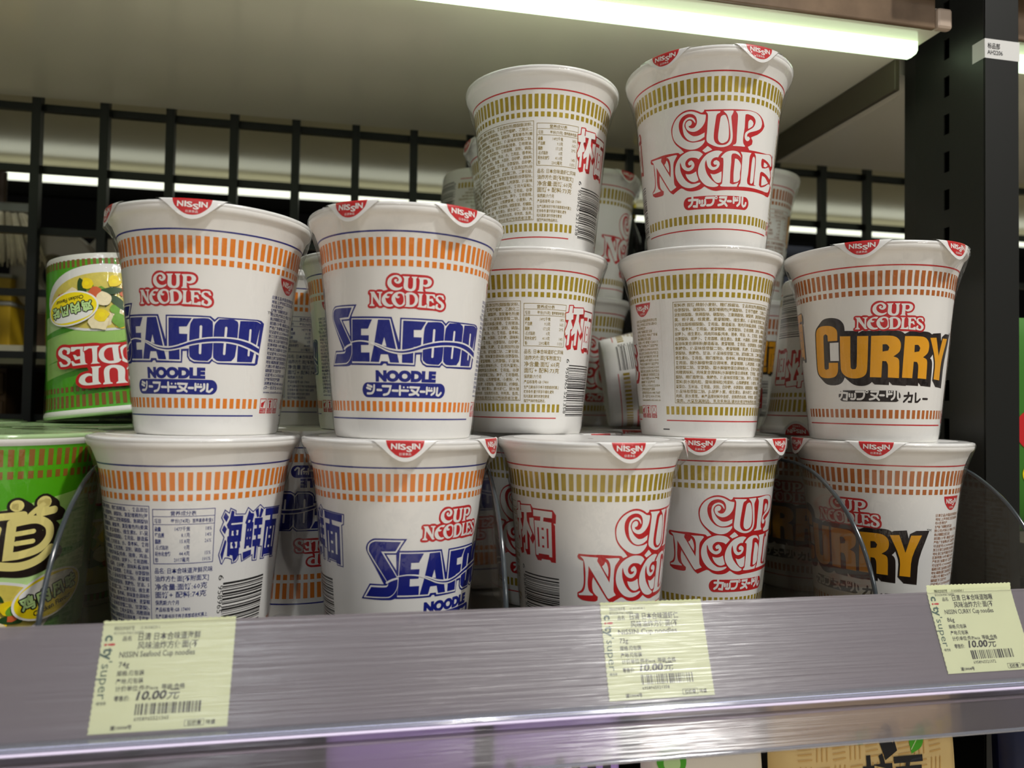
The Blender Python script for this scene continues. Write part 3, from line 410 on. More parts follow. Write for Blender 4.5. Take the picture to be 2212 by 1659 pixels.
TR.update({"h_out":[[-97.35,73.24],[-95.27,71.68],[-94.83,73.84],[-91.8,72.35],[-91.76,70.84],[-87.18,70.47],[-85.78,73.38],[-82.57,71.06],[-79.18,73.41],[-78.33,73.86],[-75.3,71.69],[-74.9,72.0],[-58.31,71.05],[-58.79,66.06],[-59.99,65.65],[-60.34,46.35],[-65.08,46.74],[-65.49,48.03],[-70.99,48.44],[-71.06,47.24],[-74.74,47.51],[-74.5,53.36],[-77.1,53.68],[-77.16,47.37],[-80.62,47.66],[-80.89,50.26],[-87.13,48.12],[-87.8,51.62],[-88.73,51.58],[-88.92,49.63],[-90.13,48.37],[-92.5,47.97],[-92.75,49.96],[-94.44,50.7],[-95.82,50.86],[-97.17,48.2],[-97.97,48.63],[-99.34,52.82],[-97.22,60.54],[-99.29,63.82],[-97.91,67.67],[-98.93,69.51]],"h_core":[[[-97.09,71.99],[-95.29,69.65],[-96.31,67.35],[-97.95,69.61]],[[-97.33,66.2],[-95.84,64.31],[-96.68,61.91],[-98.29,64.0]],[[-96.49,59.59],[-95.67,58.45],[-97.31,49.98],[-98.36,52.92]],[[-94.19,72.55],[-92.7,71.98],[-92.85,69.88],[-88.04,69.61],[-88.3,60.83],[-88.22,60.82],[-88.32,57.79],[-88.84,57.85],[-88.41,54.94],[-88.94,55.01],[-88.98,52.15],[-89.87,50.12],[-91.64,48.75],[-92.31,51.86],[-93.66,52.21],[-93.59,51.48],[-95.09,51.84],[-95.18,58.05],[-95.49,58.79],[-95.44,60.81],[-94.81,60.94],[-94.88,64.22],[-95.41,64.26],[-96.13,66.1],[-94.8,68.62]],[[-84.98,71.86],[-83.87,70.39],[-82.17,70.02],[-81.85,69.08],[-82.6,66.09],[-81.7,65.8],[-81.77,54.11],[-83.17,54.22],[-83.39,55.25],[-84.79,55.17],[-85.11,54.04],[-86.19,54.1],[-86.02,65.41],[-86.72,66.03]],[[-86.79,52.56],[-81.76,53.2],[-81.56,50.72],[-86.41,49.09]],[[-81.29,71.37],[-79.36,72.33],[-78.61,68.15],[-79.4,67.88],[-79.99,67.95]],[[-77.77,72.16],[-75.71,70.9],[-77.0,67.58],[-78.55,67.77]],[[-81.23,67.65],[-75.84,67.34],[-75.64,64.01],[-77.93,64.13],[-77.85,62.66],[-76.1,62.6],[-76.19,59.41],[-78.02,59.48],[-77.89,57.64],[-75.65,57.4],[-75.85,54.12],[-78.02,54.27],[-78.29,48.47],[-79.6,48.51],[-79.7,54.35],[-81.26,54.48],[-81.43,57.59],[-79.4,57.59],[-79.52,59.42],[-80.83,59.6],[-81.03,62.72],[-79.33,62.67],[-79.49,64.25],[-81.18,64.37]],[[-74.21,71.37],[-59.62,70.55],[-59.99,67.08],[-67.49,67.63],[-67.25,65.45],[-61.67,64.94],[-62.04,47.23],[-64.94,47.75],[-65.73,48.82],[-71.88,49.33],[-72.05,48.25],[-73.5,48.13],[-73.65,65.67],[-69.52,65.48],[-69.45,67.71],[-73.99,67.93]]],"h_cut":[[[-93.92,66.61],[-88.17,66.55],[-88.29,65.84],[-93.92,65.89]],[[-93.41,63.18],[-92.53,63.09],[-92.75,62.22],[-92.26,60.93],[-93.46,60.97]],[[-91.24,63.22],[-90.05,63.19],[-90.18,60.78],[-91.13,61.07],[-90.82,62.01]],[[-93.68,57.97],[-92.69,57.95],[-93.02,56.92],[-92.06,55.12],[-93.57,55.21]],[[-91.71,57.93],[-90.27,57.94],[-90.23,55.08],[-91.37,55.13],[-90.94,56.5]],[[-84.94,67.17],[-83.89,67.14],[-84.27,65.93],[-85.16,66.03]],[[-84.89,63.11],[-84.59,63.08],[-84.66,62.0],[-85.04,62.05]],[[-83.38,63.02],[-83.0,62.97],[-83.1,61.99],[-83.5,62.04]],[[-85.0,59.34],[-84.7,59.31],[-84.74,58.23],[-85.13,58.28]],[[-83.41,59.23],[-83.03,59.18],[-83.18,58.2],[-83.45,58.23]],[[-71.62,62.34],[-70.7,62.21],[-70.92,52.32],[-72.03,52.5]],[[-65.07,62.04],[-63.79,61.85],[-64.14,51.83],[-65.46,52.06]],[[-68.81,62.21],[-67.16,62.07],[-67.28,60.96],[-68.81,61.09]],[[-69.16,57.89],[-67.31,57.79],[-67.36,56.49],[-69.03,56.66]],[[-69.02,53.3],[-67.32,53.21],[-67.45,52.11],[-69.14,52.3]]],"b_mu":[[[-86.69,73.91],[-84.19,74.12],[-84.26,70.09],[-83.44,70.08],[-83.16,66.49],[-84.57,66.17],[-84.75,65.21],[-83.16,62.26],[-83.3,61.13],[-84.96,60.4],[-85.3,51.7],[-87.2,51.16],[-86.79,57.67],[-88.34,56.82],[-89.06,59.26],[-88.06,61.62],[-86.72,65.9],[-88.81,65.83],[-89.18,69.4],[-86.92,70.06]],[[-83.5,72.83],[-74.51,73.52],[-73.81,70.34],[-78.08,69.75],[-78.06,65.67],[-74.27,59.91],[-75.8,57.65],[-78.61,61.46],[-79.08,51.67],[-81.04,51.44],[-80.82,58.72],[-83.61,56.63],[-84.22,59.09],[-82.29,62.46],[-80.84,66.84],[-80.4,69.52],[-83.34,69.37]]],"b_mian":[[[-72.48,71.86],[-60.46,71.74],[-60.69,68.73],[-65.69,68.74],[-66.06,66.78],[-61.16,66.59],[-61.25,50.02],[-62.99,50.06],[-63.18,51.03],[-69.96,50.96],[-70.31,50.08],[-72.0,50.08],[-71.96,66.66],[-68.0,66.82],[-67.76,68.87],[-72.61,68.69]]],"b_cut":[[[-70.16,63.57],[-69.1,63.63],[-69.09,54.24],[-70.17,54.16]],[[-64.14,63.52],[-63.04,63.57],[-63.16,54.24],[-64.15,54.2]],[[-67.29,63.69],[-65.9,63.69],[-65.86,62.59],[-67.32,62.59]],[[-67.29,59.47],[-65.88,59.47],[-65.83,58.37],[-67.25,58.36]],[[-67.34,55.22],[-65.92,55.24],[-65.93,54.14],[-67.36,54.12]]]})
# ------------------------------------------------------------------ the noodle cup: body, lid, shrink wrap
H = 0.10538
KZ = H / 0.1055
RT = 0.0478
PROF = [(0.0, 0.0322), (0.0008, 0.0328), (0.004, 0.0335), (0.03, 0.0361), (0.06, 0.0389), (0.075, 0.0404), (0.087, 0.0418),
        (0.0905, 0.0425), (0.093, 0.0432), (0.0955, 0.0441), (0.098, 0.0451), (0.0998, 0.0459), (0.1003, 0.0465),
        (0.1009, 0.0472), (0.1018, 0.04765), (0.1029, RT), (0.1040, 0.04765), (0.1047, 0.0471)]
PROF = [(z * KZ, r) for z, r in PROF]
PZ = np.array([p[0] for p in PROF]); PR = np.array([p[1] for p in PROF])
EPS = 0.00006


PROF_TUB = [(0.0, 0.0372), (0.0008, 0.0378), (0.004, 0.0384), (0.05, 0.0422), (0.095, 0.0457), (0.0990, 0.0461), (0.1003, 0.0466), (0.1012, 0.0473), (0.1022, 0.0477), (0.1030, RT), (0.1040, 0.04765), (0.1047, 0.0471)]
PROF_TUB = [(z * KZ, r) for z, r in PROF_TUB]


def wrap_tub(s, z, layer):
    phi = np.asarray(s) / 42.0; zz = np.asarray(z) / 1000.0
    r = np.interp(zz, [p[0] for p in PROF_TUB], [p[1] for p in PROF_TUB]) + EPS + 0.00003 * layer
    return np.stack([r * np.sin(phi), -r * np.cos(phi), zz], 1)


def wrap(s, z, layer):
    phi = np.asarray(s) / 42.0; zz = np.asarray(z) / 1000.0
    r = np.interp(zz, PZ, PR) + EPS + 0.00005 * layer
    return np.stack([r * np.sin(phi), -r * np.cos(phi), zz], 1)


def bands(A, ink, line, gap=None, tick=0.60, lower_skip=()):
    """thin line, tall ticks, short ticks, lower ticks, lower line: 72 ticks around"""
    C0 = 263.894; p = C0 / 72
    for k in range(48):
        A.rect(-C0 / 2 + C0 * k / 48, -C0 / 2 + C0 * (k + 1) / 48, 92.6, 93.3, line, 0)
    skip = lambda a, b: any(a < y and b > x for x, y in lower_skip)
    for k in range(72):
        x = -C0 / 2 + k * p
        A.rect(x, x + p * tick, 82.2, 90.3, ink, 0); A.rect(x, x + p * tick, 77.7, 80.5, ink, 0)
        if not skip(x, x + p * tick): A.rect(x, x + p * tick, 12.6, 17.2, ink, 0)
        if not skip(x, x + p): A.rect(x, x + p + 0.01, 8.9, 9.55, line, 0)


def badge(A, cx, top, wd, hgt, layer=0):
    """red half-disc with the maker's lettering"""
    A.poly([(cx - wd / 2, top), (cx - wd * 0.45, top - hgt * 0.36), (cx - wd * 0.36, top - hgt * 0.62), (cx - wd * 0.18, top - hgt * 0.92), (cx, top - hgt),
            (cx + wd * 0.18, top - hgt * 0.92), (cx + wd * 0.36, top - hgt * 0.62), (cx + wd * 0.45, top - hgt * 0.36), (cx + wd / 2, top)], 'red', layer, smooth=True)
    sz = hgt * 0.46; zb = top - hgt * 0.50; o = 0.03
    A.text('N', cx - wd * 0.365, zb, sz, 'white', layer + 1, width=wd * 0.155, offset=o)
    A.text('I', cx - wd * 0.185, zb, sz, 'white', layer + 1, width=wd * 0.045, offset=o)
    A.text('S', cx - wd * 0.125, zb - hgt * 0.03, sz, 'white', layer + 1, width=wd * 0.15, offset=o, shear=-0.12)
    A.text('S', cx + wd * 0.03, zb - hgt * 0.15, sz, 'white', layer + 1, width=wd * 0.15, offset=o, shear=-0.12)
    A.text('I', cx + wd * 0.165, zb, sz, 'white', layer + 1, width=wd * 0.045, offset=o)
    A.text('N', cx + wd * 0.225, zb, sz, 'white', layer + 1, width=wd * 0.155, offset=o)
    A.text('日清食品', cx, top - hgt * 0.86, hgt * 0.17, 'white', layer + 1, align='C', width=wd * 0.30)


def small_logo(A, ds=0.0, dz=0.0, k=1.0, layer=0):
    A.poly(TR['s_red'], 'red', layer, True, ds, dz, k)
    for key in TR:
        if key.startswith('s_w_'): A.poly(TR[key], 'white', layer + 1, True, ds, dz, k)
    A.poly(TR['s_r_Q'], 'red', layer + 2, True, ds, dz, k); A.poly(TR['s_r_D'], 'red', layer + 2, True, ds, dz, k)


def kana(A, strokes, wd, ink, layer, ds=0.0, dz=0.0):
    for st in strokes:
        st = [(a + ds, b + dz) for a, b in st]
        if len(st) == 2 and abs(st[0][0] - st[1][0]) + abs(st[0][1] - st[1][1]) < 0.4: A.ellipse(st[0][0], st[0][1], wd * 0.42, wd * 0.42, ink, layer, n=14)
        else: A.stroke(st, wd, ink, layer)


def pill(A, x0, x1, z0, z1, ink, layer):
    r = (z1 - z0) / 2; pts = []
    for i in range(13): a = math.pi / 2 + math.pi * i / 12; pts.append((x0 + r + r * math.cos(a), z0 + r + r * math.sin(a)))
    for i in range(13): a = -math.pi / 2 + math.pi * i / 12; pts.append((x1 - r + r * math.cos(a), z0 + r + r * math.sin(a)))
    A.poly(pts, ink, layer)


ING = """配料表 面饼:精制小麦粉、精炼棕榈油、食品添加剂(醋酸酯淀粉、
谷氨酸钠、碳酸钠、复配增稠剂(海藻酸钠、食用葡萄糖、乙酰化二
淀粉磷酸酯、焦磷酸钠、碳酸钠)、三聚磷酸钠、碳酸钾、复配着色剂(姜
黄、栀子黄、核黄素、麦芽糊精)、维生素E、5'-呈味核苷酸二钠、
抗坏血酸棕榈酸酯)、食用盐、酿造酱油、猪肉风味酱(猪骨、食用猪油、
水、香辛料、食用盐、麦芽糊精、谷氨酸钠、食用酒精、淀粉、磷脂、
胡萝卜、维生素E)、鸡肉风味酱(鸡骨、猪骨、鸡油、水、食用盐、香辛料、
谷氨酸钠、胡萝卜、食用酒精、维生素E)、鱼露、大蒜粉、白砂糖、调味料:
酱油味复合调味粉(酿造酱油、麦芽糊精、食用盐、谷氨酸钠、白砂糖、
焦糖色、5'-呈味核苷酸二钠)、麦芽糊精、乳糖、食品添加剂(谷
氨酸钠、焦糖色、甘油、5'-呈味核苷酸二钠、琥珀酸二钠、二氧化硅、
维生素E)、食用盐、精炼植物油、香辛料、鲜味复合调味粉(谷氨酸钠、
食用盐、酸水解植物蛋白调味液、麦芽糊精、L-丙氨酸、5'-呈味
核苷酸二钠、甘氨酸)、酸水解植物蛋白调味粉(水、食用大豆粕)、
鸡精调味料、肉味复合调味料(水解植物蛋白调味液、食用盐、谷氨
酸钠、精炼植物油、焦糖色、5'-呈味核苷酸二钠)、笋干、食用香精。
菜料:脱水猪肉粒、蛋味调味粒(鸡蛋粉、山梨糖醇液、小麦粉、大
豆蛋白、玉米油、食用盐、淀粉、白砂糖、谷氨酸钠、硫酸氢铵、柠檬酸、
5'-呈味核苷酸二钠、β-胡萝卜素、维生素E)、脱水虾仁、脱水猪
肉碎、脱水青葱。本产品原材料中含虾、含麸质的谷类、甲壳类、鱼类、
蛋类、大豆及其制品、乳及乳制品,请对此有过敏体质者注意。""".split('\n')
MAKER = """日清食品(中国)投资有限公司
地址:上海市虹口区宝山路425
号501室 授权生产
生产商:广东顺德日清食品有
限公司(代码:Z) 地址:广东省
佛山市顺德区北滘工业园
前路13号 邮编:528311
产地:广东省佛山市 食品生产许
可证编号:SC1074060600871
浙江日清食品有限公司(代码:Z)
地址:浙江省平湖经济技术开发
区新明路118号 邮编:314200
产地:浙江省嘉兴市 食品生产许
可证编号:SC1033048201009
福建日清食品有限公司(代码:F)
地址:福建省厦门市同安区工业
六路53号 邮编:361100 产地:
福建省厦门市 食品生产许可
证编号:SC1073502120354
生产商代码印在生产日期旁
消费者热线:400 848 7687
(周一至周五 8:30-17:30)
www.nissinfoods.com.cn""".split('\n')


def paragraph(A, lines, x0, x1, ztop, pitch, ink, size, layer=0):
    for i, ln in enumerate(lines):
        last = len(ln) < 14
        A.text(ln, x0, ztop - pitch * (i + 1) + pitch * 0.18, size, ink, layer, width=None if last else x1 - x0, sx=0.75, offset=0.012, res=1)


def back_print(A, ink, line, g, flav, kcal, prot, fat, carb, sod, pc, code, xt0, xt1, panel, maker_x, badge_x, zt=74.2):
    """ingredients, nutrition table, product text, barcode and maker column"""
    # ingredients panel
    px0, px1 = panel
    A.frame(px0, px1, 19.0, zt + 1.3, 0.28, line, 0)
    txt = ING
    if px1 - px0 < 55:
        t = ''.join(ING).replace('精炼棕榈油', '精炼棕榈油、') ; n = 24
        txt = [t[i:i + n] for i in range(0, len(t), n)][:22]
    paragraph(A, txt, px0 + 0.9, px1 - 0.9, zt + 0.7, (zt - 18.4) / len(txt), ink, 2.15)
    # nutrition table
    A.frame(xt0, xt1, 50.0, zt, 0.30, line, 0)
    A.rect(xt0, xt1, zt - 3.4, zt - 3.15, line, 0); A.rect(xt0, xt1, zt - 6.9, zt - 6.65, line, 0)
    A.text('营养成分表', (xt0 + xt1) / 2, zt - 2.7, 2.2, ink, 0, align='C', width=11, offset=0.012, res=1)
    A.text('项目', xt0 + 0.9, zt - 6.0, 2.1, ink, 0, width=2.9, offset=0.012, res=1)
    A.text('每份(%s克)' % g, xt0 + 8.2, zt - 6.0, 2.1, ink, 0, width=8.2, offset=0.012, res=1)
    A.text('营养素参考值%', xt1 - 0.7, zt - 6.0, 2.0, ink, 0, align='R', width=9.0, offset=0.01, res=1)
    rows = [('能量', kcal + '千焦', pc[0]), ('蛋白质', prot + '克', pc[1]), ('脂肪', fat + '克', pc[2]), ('-反式脂肪', '0克', ''), ('碳水化合物', carb + '克', pc[3]), ('钠', sod + '毫克', pc[4])]
    for i, (a, b, c) in enumerate(rows):
        z = zt - 9.6 - i * 2.72
        A.text(a, xt0 + 0.9, z, 2.15, ink, 0, sx=0.68, offset=0.03 if a[0] != '-' else 0.01, res=1)
        A.text(b, xt0 + 16.6, z, 2.25, ink, 0, align='R', sx=0.78, offset=0.01, res=1)
        if c: A.text(c, xt1 - 1.2, z, 2.25, ink, 0, align='R', sx=0.8, offset=0.01, res=1)
    wdt = xt1 - xt0
    T = [('品名: 日本合味道' + flav, 46.0, 2.7, 0.98), ('油炸方便面[不附面叉]', 42.5, 2.8, 0.92), ('净含量:面饼:60克', 38.7, 3.1, 0.90), ('面饼+ 配料:%s克' % g, 35.2, 3.1, 0.89),
         ('保质期:六个月', 32.0, 2.3, 0.42), ('产品标准号:GB 17400', 29.0, 2.2, 0.62), ('生产日期:标示于杯子底部或收缩膜上', 26.1, 2.0, 0.92), ('贮存条件:置于阴凉干燥处,避免', 23.5, 2.0, 0.78),
         ('阳光直射,请勿存放在散发', 20.9, 2.0, 0.66), ('强烈气味的物品附近。', 18.3, 2.0, 0.56)]
    for b, z, sz, f in T: A.text(b, xt0 + 0.6, z, sz, ink, 0, width=wdt * f, offset=0.012, res=1)
    # barcode, bars stacked up the cup, digits turned to read downward
    bx0 = xt1 + 5.6; bx1 = bx0 + 26.0
    A.barcode(bx0, bx1, 10.5, 40.2, int(code[-4:]), 'black', 0, vertical=True)
    A.text(code[0], xt1 + 3.2, 43.6, 3.6, 'black', 0, rot=-math.pi / 2, width=2.4)
    A.text(code[1:7], xt1 + 3.2, 38.8, 3.6, 'black', 0, rot=-math.pi / 2, width=12.6)
    A.text(code[7:], xt1 + 3.2, 24.6, 3.6, 'black', 0, rot=-math.pi / 2, width=12.6)
    # maker column
    badge(A, badge_x, 76.6, 15.8, 7.6)
    mx0, mx1 = maker_x
    paragraph(A, MAKER, mx0, mx1, 67.6, 2.08, ink if ink != 'goldtext' else 'goldtext', 1.75)
    for k in range(3):
        x = mx0 - 1.4 + k * 6.2
        A.frame(x, x + 5.2, 12.6, 17.6, 0.35, 'red', 0); A.rect(x, x + 5.2, 10.4, 12.4, 'red', 0)
        if k == 0: A.poly([(x + 0.8, 13.6), (x + 2.6, 13.2), (x + 3.2, 15.0), (x + 4.4, 16.8), (x + 2.8, 16.0), (x + 0.9, 15.4)], 'red', 0)
        if k == 1:
            A.ellipse(x + 2.6, 16.2, 1.1, 0.7, 'red', 0, n=14); A.rect(x + 1.9, x + 3.3, 13.1, 15.4, 'red', 0)
        if k == 2: A.stroke([(x + 0.8, 13.3), (x + 4.4, 17.0)], 0.3, 'red', 0); A.stroke([(x + 0.8, 17.0), (x + 4.4, 13.3)], 0.3, 'red', 0)
        A.text(('小心烫伤', '注意', '请勿微波')[k], x + 2.6, 10.8, 1.5, 'white', 1, align='C', width=4.2, res=1)
    A.rect(maker_x[1] + 3.2, maker_x[1] + 3.32, 1, 92, 'seam', 0)
    A.rect(maker_x[1] + 1.2, maker_x[1] + 6.4, 3.8, 4.5, 'black', 0)


def grow(p, d, sub=3):
    q = smooth_pts(p, sub) if sub > 1 else list(p); n = len(q)
    ar = sum(q[i - 1][0] * q[i][1] - q[i][0] * q[i - 1][1] for i in range(n)); sg = 1 if ar > 0 else -1
    o = []
    for i in range(n):
        a = Vector(q[i]) - Vector(q[i - 1]); b = Vector(q[(i + 1) % n]) - Vector(q[i])
        if a.length < 1e-6 or b.length < 1e-6: o.append(q[i]); continue
        a.normalize(); b.normalize(); na = Vector((a.y, -a.x)); nb = Vector((b.y, -b.x)); m = na + nb
        m = m.normalized() if m.length > 1e-3 else na
        o.append((q[i][0] + sg * d * m.x / max(0.6, m.dot(na)), q[i][1] + sg * d * m.y / max(0.6, m.dot(na))))
    return o


def big_hanzi(A, body, x0, x1, z0, z1, core, mid, outer, kind):
    n = len(body); wd = (x1 - x0) / n
    for i, ch in enumerate(body):
        cx = x0 + wd * (i + 0.5); sz = (z1 - z0) * 1.0; zb = z0 + (z1 - z0) * 0.13
        if kind == 'blue':
            A.fat(ch, cx, zb, sz, outer, 0, 2.0, wd * 0.90, offset=0.03)
            A.fat(ch, cx, zb, sz, mid, 1, 1.25, wd * 0.90, offset=0.03)
            A.fat(ch, cx, zb, sz, core, 2, 0.45, wd * 0.90, offset=0.03, n=8)
        else:
            for t in range(4): A.fat(ch, cx + 0.5 * t, zb - 0.5 * t, sz, outer, 0, 0.95, wd * 0.88, offset=0.03, n=10)
            A.fat(ch, cx, zb, sz, mid, 1, 0.3, wd * 0.88, offset=0.03, n=8)


def art_seafood():
    A = Art()
    bands(A, 'orange', 'blue', lower_skip=((46.5, 70), (-101, -60)))
    small_logo(A)
    A.poly(TR['f_s_out'], 'blue', 0, True); A.poly(TR['f_b_out'], 'blue', 0)
    A.poly(TR['f_s_tri'], 'white', 1)
    A.poly(TR['f_s_w'], 'white', 2, True); A.poly(TR['f_w_in'], 'white', 2)
    A.poly(TR['f_s_c'], 'blue', 3, True)
    for k in 'EAFOQD': A.poly(TR['f_c_' + k], 'blue', 3, k in 'OQD')
    A.poly(TR['f_notch'], 'white', 4)
    for i in range(3): A.stroke(TR['f_slot%d' % i], 1.15, 'white', 4, smooth=False)
    A.stroke(TR['f_s_wave'], 0.9, 'white', 4)
    u = smooth_pts(TR['f_wu'], 4, 80, False); l = smooth_pts(TR['f_wl'], 4, 80, False)
    A.poly(u + l[::-1], 'white', 5)
    n = len(u); a = []; b = []
    for i in range(n // 5, n):
        t = (i - n / 5) / (n * 0.8); h = (u[i][1] - l[i][1]) * (0.06 + 0.20 * min(1, t * 2)); m = (u[i][1] + l[i][1]) / 2
        a.append((u[i][0], m + h)); b.append((l[i][0], m - h))
    A.poly(a + b[::-1], 'blue', 6)
    A.text('NOODLE', 0.0, 26.5, 6.2, 'blue', 0, align='C', width=32.5, offset=0.075, res=5, big=True)
    pill(A, -24.4, 22.4, 18.9, 25.7, 'blue', 0); kana(A, TR['k_sea'], 1.05, 'white', 1)
    A.text('TM', 47.8, 58.2, 2.0, 'black', 0, width=3.0)
    A.poly(TR['h_out'], 'blue', 0); A.poly(grow(TR['h_out'], -0.48, 1), 'white', 1)
    for q in TR['h_core']: A.poly(q, 'blue', 2)
    for q in TR['h_cut']: A.poly(q, 'white', 3)
    back_print(A, 'bluetext', 'blue', '74', '海鲜风味', '1477', '8.1', '15.8', '44.4', '2017', ('18%', '14%', '26%', '15%', '101%'), '6958965521365',
               -128.8, -101.6, (86.3, 133.7), (50.0, 74.5), 63.0)
    return A


def art_noodle():
    A = Art()
    bands(A, 'gold', 'red', lower_skip=((47, 70), (-89, -57)))
    A.poly(TR['n_red'], 'red', 0, True)
    for k in TR:
        if k.startswith('n_w_'): A.poly(TR[k], 'white', 1, True)
    pill(A, -21.9, 21.5, 20.2, 27.2, 'red', 0); kana(A, TR['k_cup'], 1.3, 'white', 1)
    A.stroke(TR['k_ring'][0], 0.6, 'white', 1, cap=False)
    A.text('TM', 43.0, 53.0, 1.6, 'black', 0, width=2.4)
    for q in TR['b_mu'] + TR['b_mian']:
        g = grow(q, 0.62, 1)
        for t in range(5): A.poly([(a + 0.36 * t, b - 0.46 * t) for a, b in g], 'red', 0)
    A.rect(-84.5, -60.2, 71.6, 72.6, 'red', 0)
    for q in TR['b_mu'] + TR['b_mian']: A.poly(q, 'white', 1)
    for q in TR['b_cut']: A.poly(q, 'red', 2)
    back_print(A, 'goldtext', 'goldtext', '73', '虾仁风味', '1492', '9.3', '17.2', '41.0', '2302', ('18%', '16%', '29%', '14%', '115%'), '6958965521358',
               -116.0, -89.2, (80.0, 146.2), (48.6, 68.8), 56.6)
    return A


def art_curry():
    A = Art()
    bands(A, 'brown', 'red', lower_skip=((46.5, 70), (-101, -60)))
    small_logo(A)
    r2 = [(a + 17.9, b - 0.2) for a, b in TR['c_R']]; h2 = [(a + 17.9, b - 0.2) for a, b in TR['c_hR']]
    letters = [TR['c_C'], TR['c_U'], TR['c_R'], r2, TR['c_Y']]
    zc = 44.0
    for i, p in enumerate(letters):
        g = grow(p, 0.95)
        for t in range(9):
            f = t / 8
            A.poly([(a + 3.4 * f, zc + (b - zc) * (1 + 0.20 * f) - 0.9 * f) for a, b in g], 'dark', 0)
    A.poly(TR['c_win'], 'white', 1)
    for p in letters: A.poly(p, 'yellow', 2, True, sub=3)
    A.poly(TR['c_hR'], 'dark', 3, True); A.poly(h2, 'dark', 3, True)
    pill(A, -30.0, 6.6, 21.4, 27.4, 'dark', 0)
    kana(A, TR['k_cup'], 1.1, 'white', 1, ds=-11.6, dz=0.6); A.stroke([(a - 11.6, b + 0.6) for a, b in TR['k_ring'][0]], 0.5, 'white', 1, cap=False)
    kana(A, TR['k_cur'], 1.1, 'dark', 0)
    A.text('TM', 44.5, 58.0, 2.0, 'black', 0, width=3.0)
    big_hanzi(A, '咖喱面', -99.5, -58.5, 45.5, 73.5, 'yellow', 'yellow', 'dark', 'red')
    back_print(A, 'browntext', 'brown', '86', '咖喱风味', '1640', '8.4', '16.4', '52.6', '1911', ('20%', '14%', '27%', '18%', '96%'), '6958965521372',
               -128.8, -101.6, (86.3, 133.7), (50.0, 74.5), 63.0)
    return A


def bowl(A, cx, cz, rx, rz, seed, ly=1):
    """printed picture of a bowl of chicken noodles"""
    A.ellipse(cx, cz - rz * 0.10, rx * 1.04, rz * 1.10, 'white', ly); A.ellipse(cx, cz, rx * 0.95, rz * 0.92, 'broth', ly + 1)
    rnd = random.Random(seed)
    inks = ['egg', 'chickenmeat', 'chickenmeat', 'carrot', 'leek', 'darkleaf', 'egg', 'chickenmeat', 'carrot', 'leek', 'chickenmeat', 'darkleaf']
    for i in range(38):
        a = rnd.uniform(0, 6.28); q = math.sqrt(rnd.random()) * 0.78; x = cx + rx * q * math.cos(a); z = cz + rz * q * math.sin(a)
        ink = inks[i % 12]; r = rnd.uniform(0.15, 0.26) * rz * (1.25 if ink == 'chickenmeat' else 1)
        n = 9; rot = rnd.uniform(0, 6.28); el = 1.0 if ink != 'darkleaf' else 1.8
        pts = []
        for k in range(n):
            t = 2 * math.pi * k / n; rr = r * rnd.uniform(0.75, 1.15); u, v = rr * el * math.cos(t), rr * math.sin(t) / el
            pts.append((x + u * math.cos(rot) - v * math.sin(rot), z + u * math.sin(rot) + v * math.cos(rot)))
        A.poly(pts, ink, ly + 2 + i, ink != 'carrot')
        if ink == 'egg': A.ellipse(x, z, r * 0.4, r * 0.35, 'lemon', ly + 3 + i, n=12)


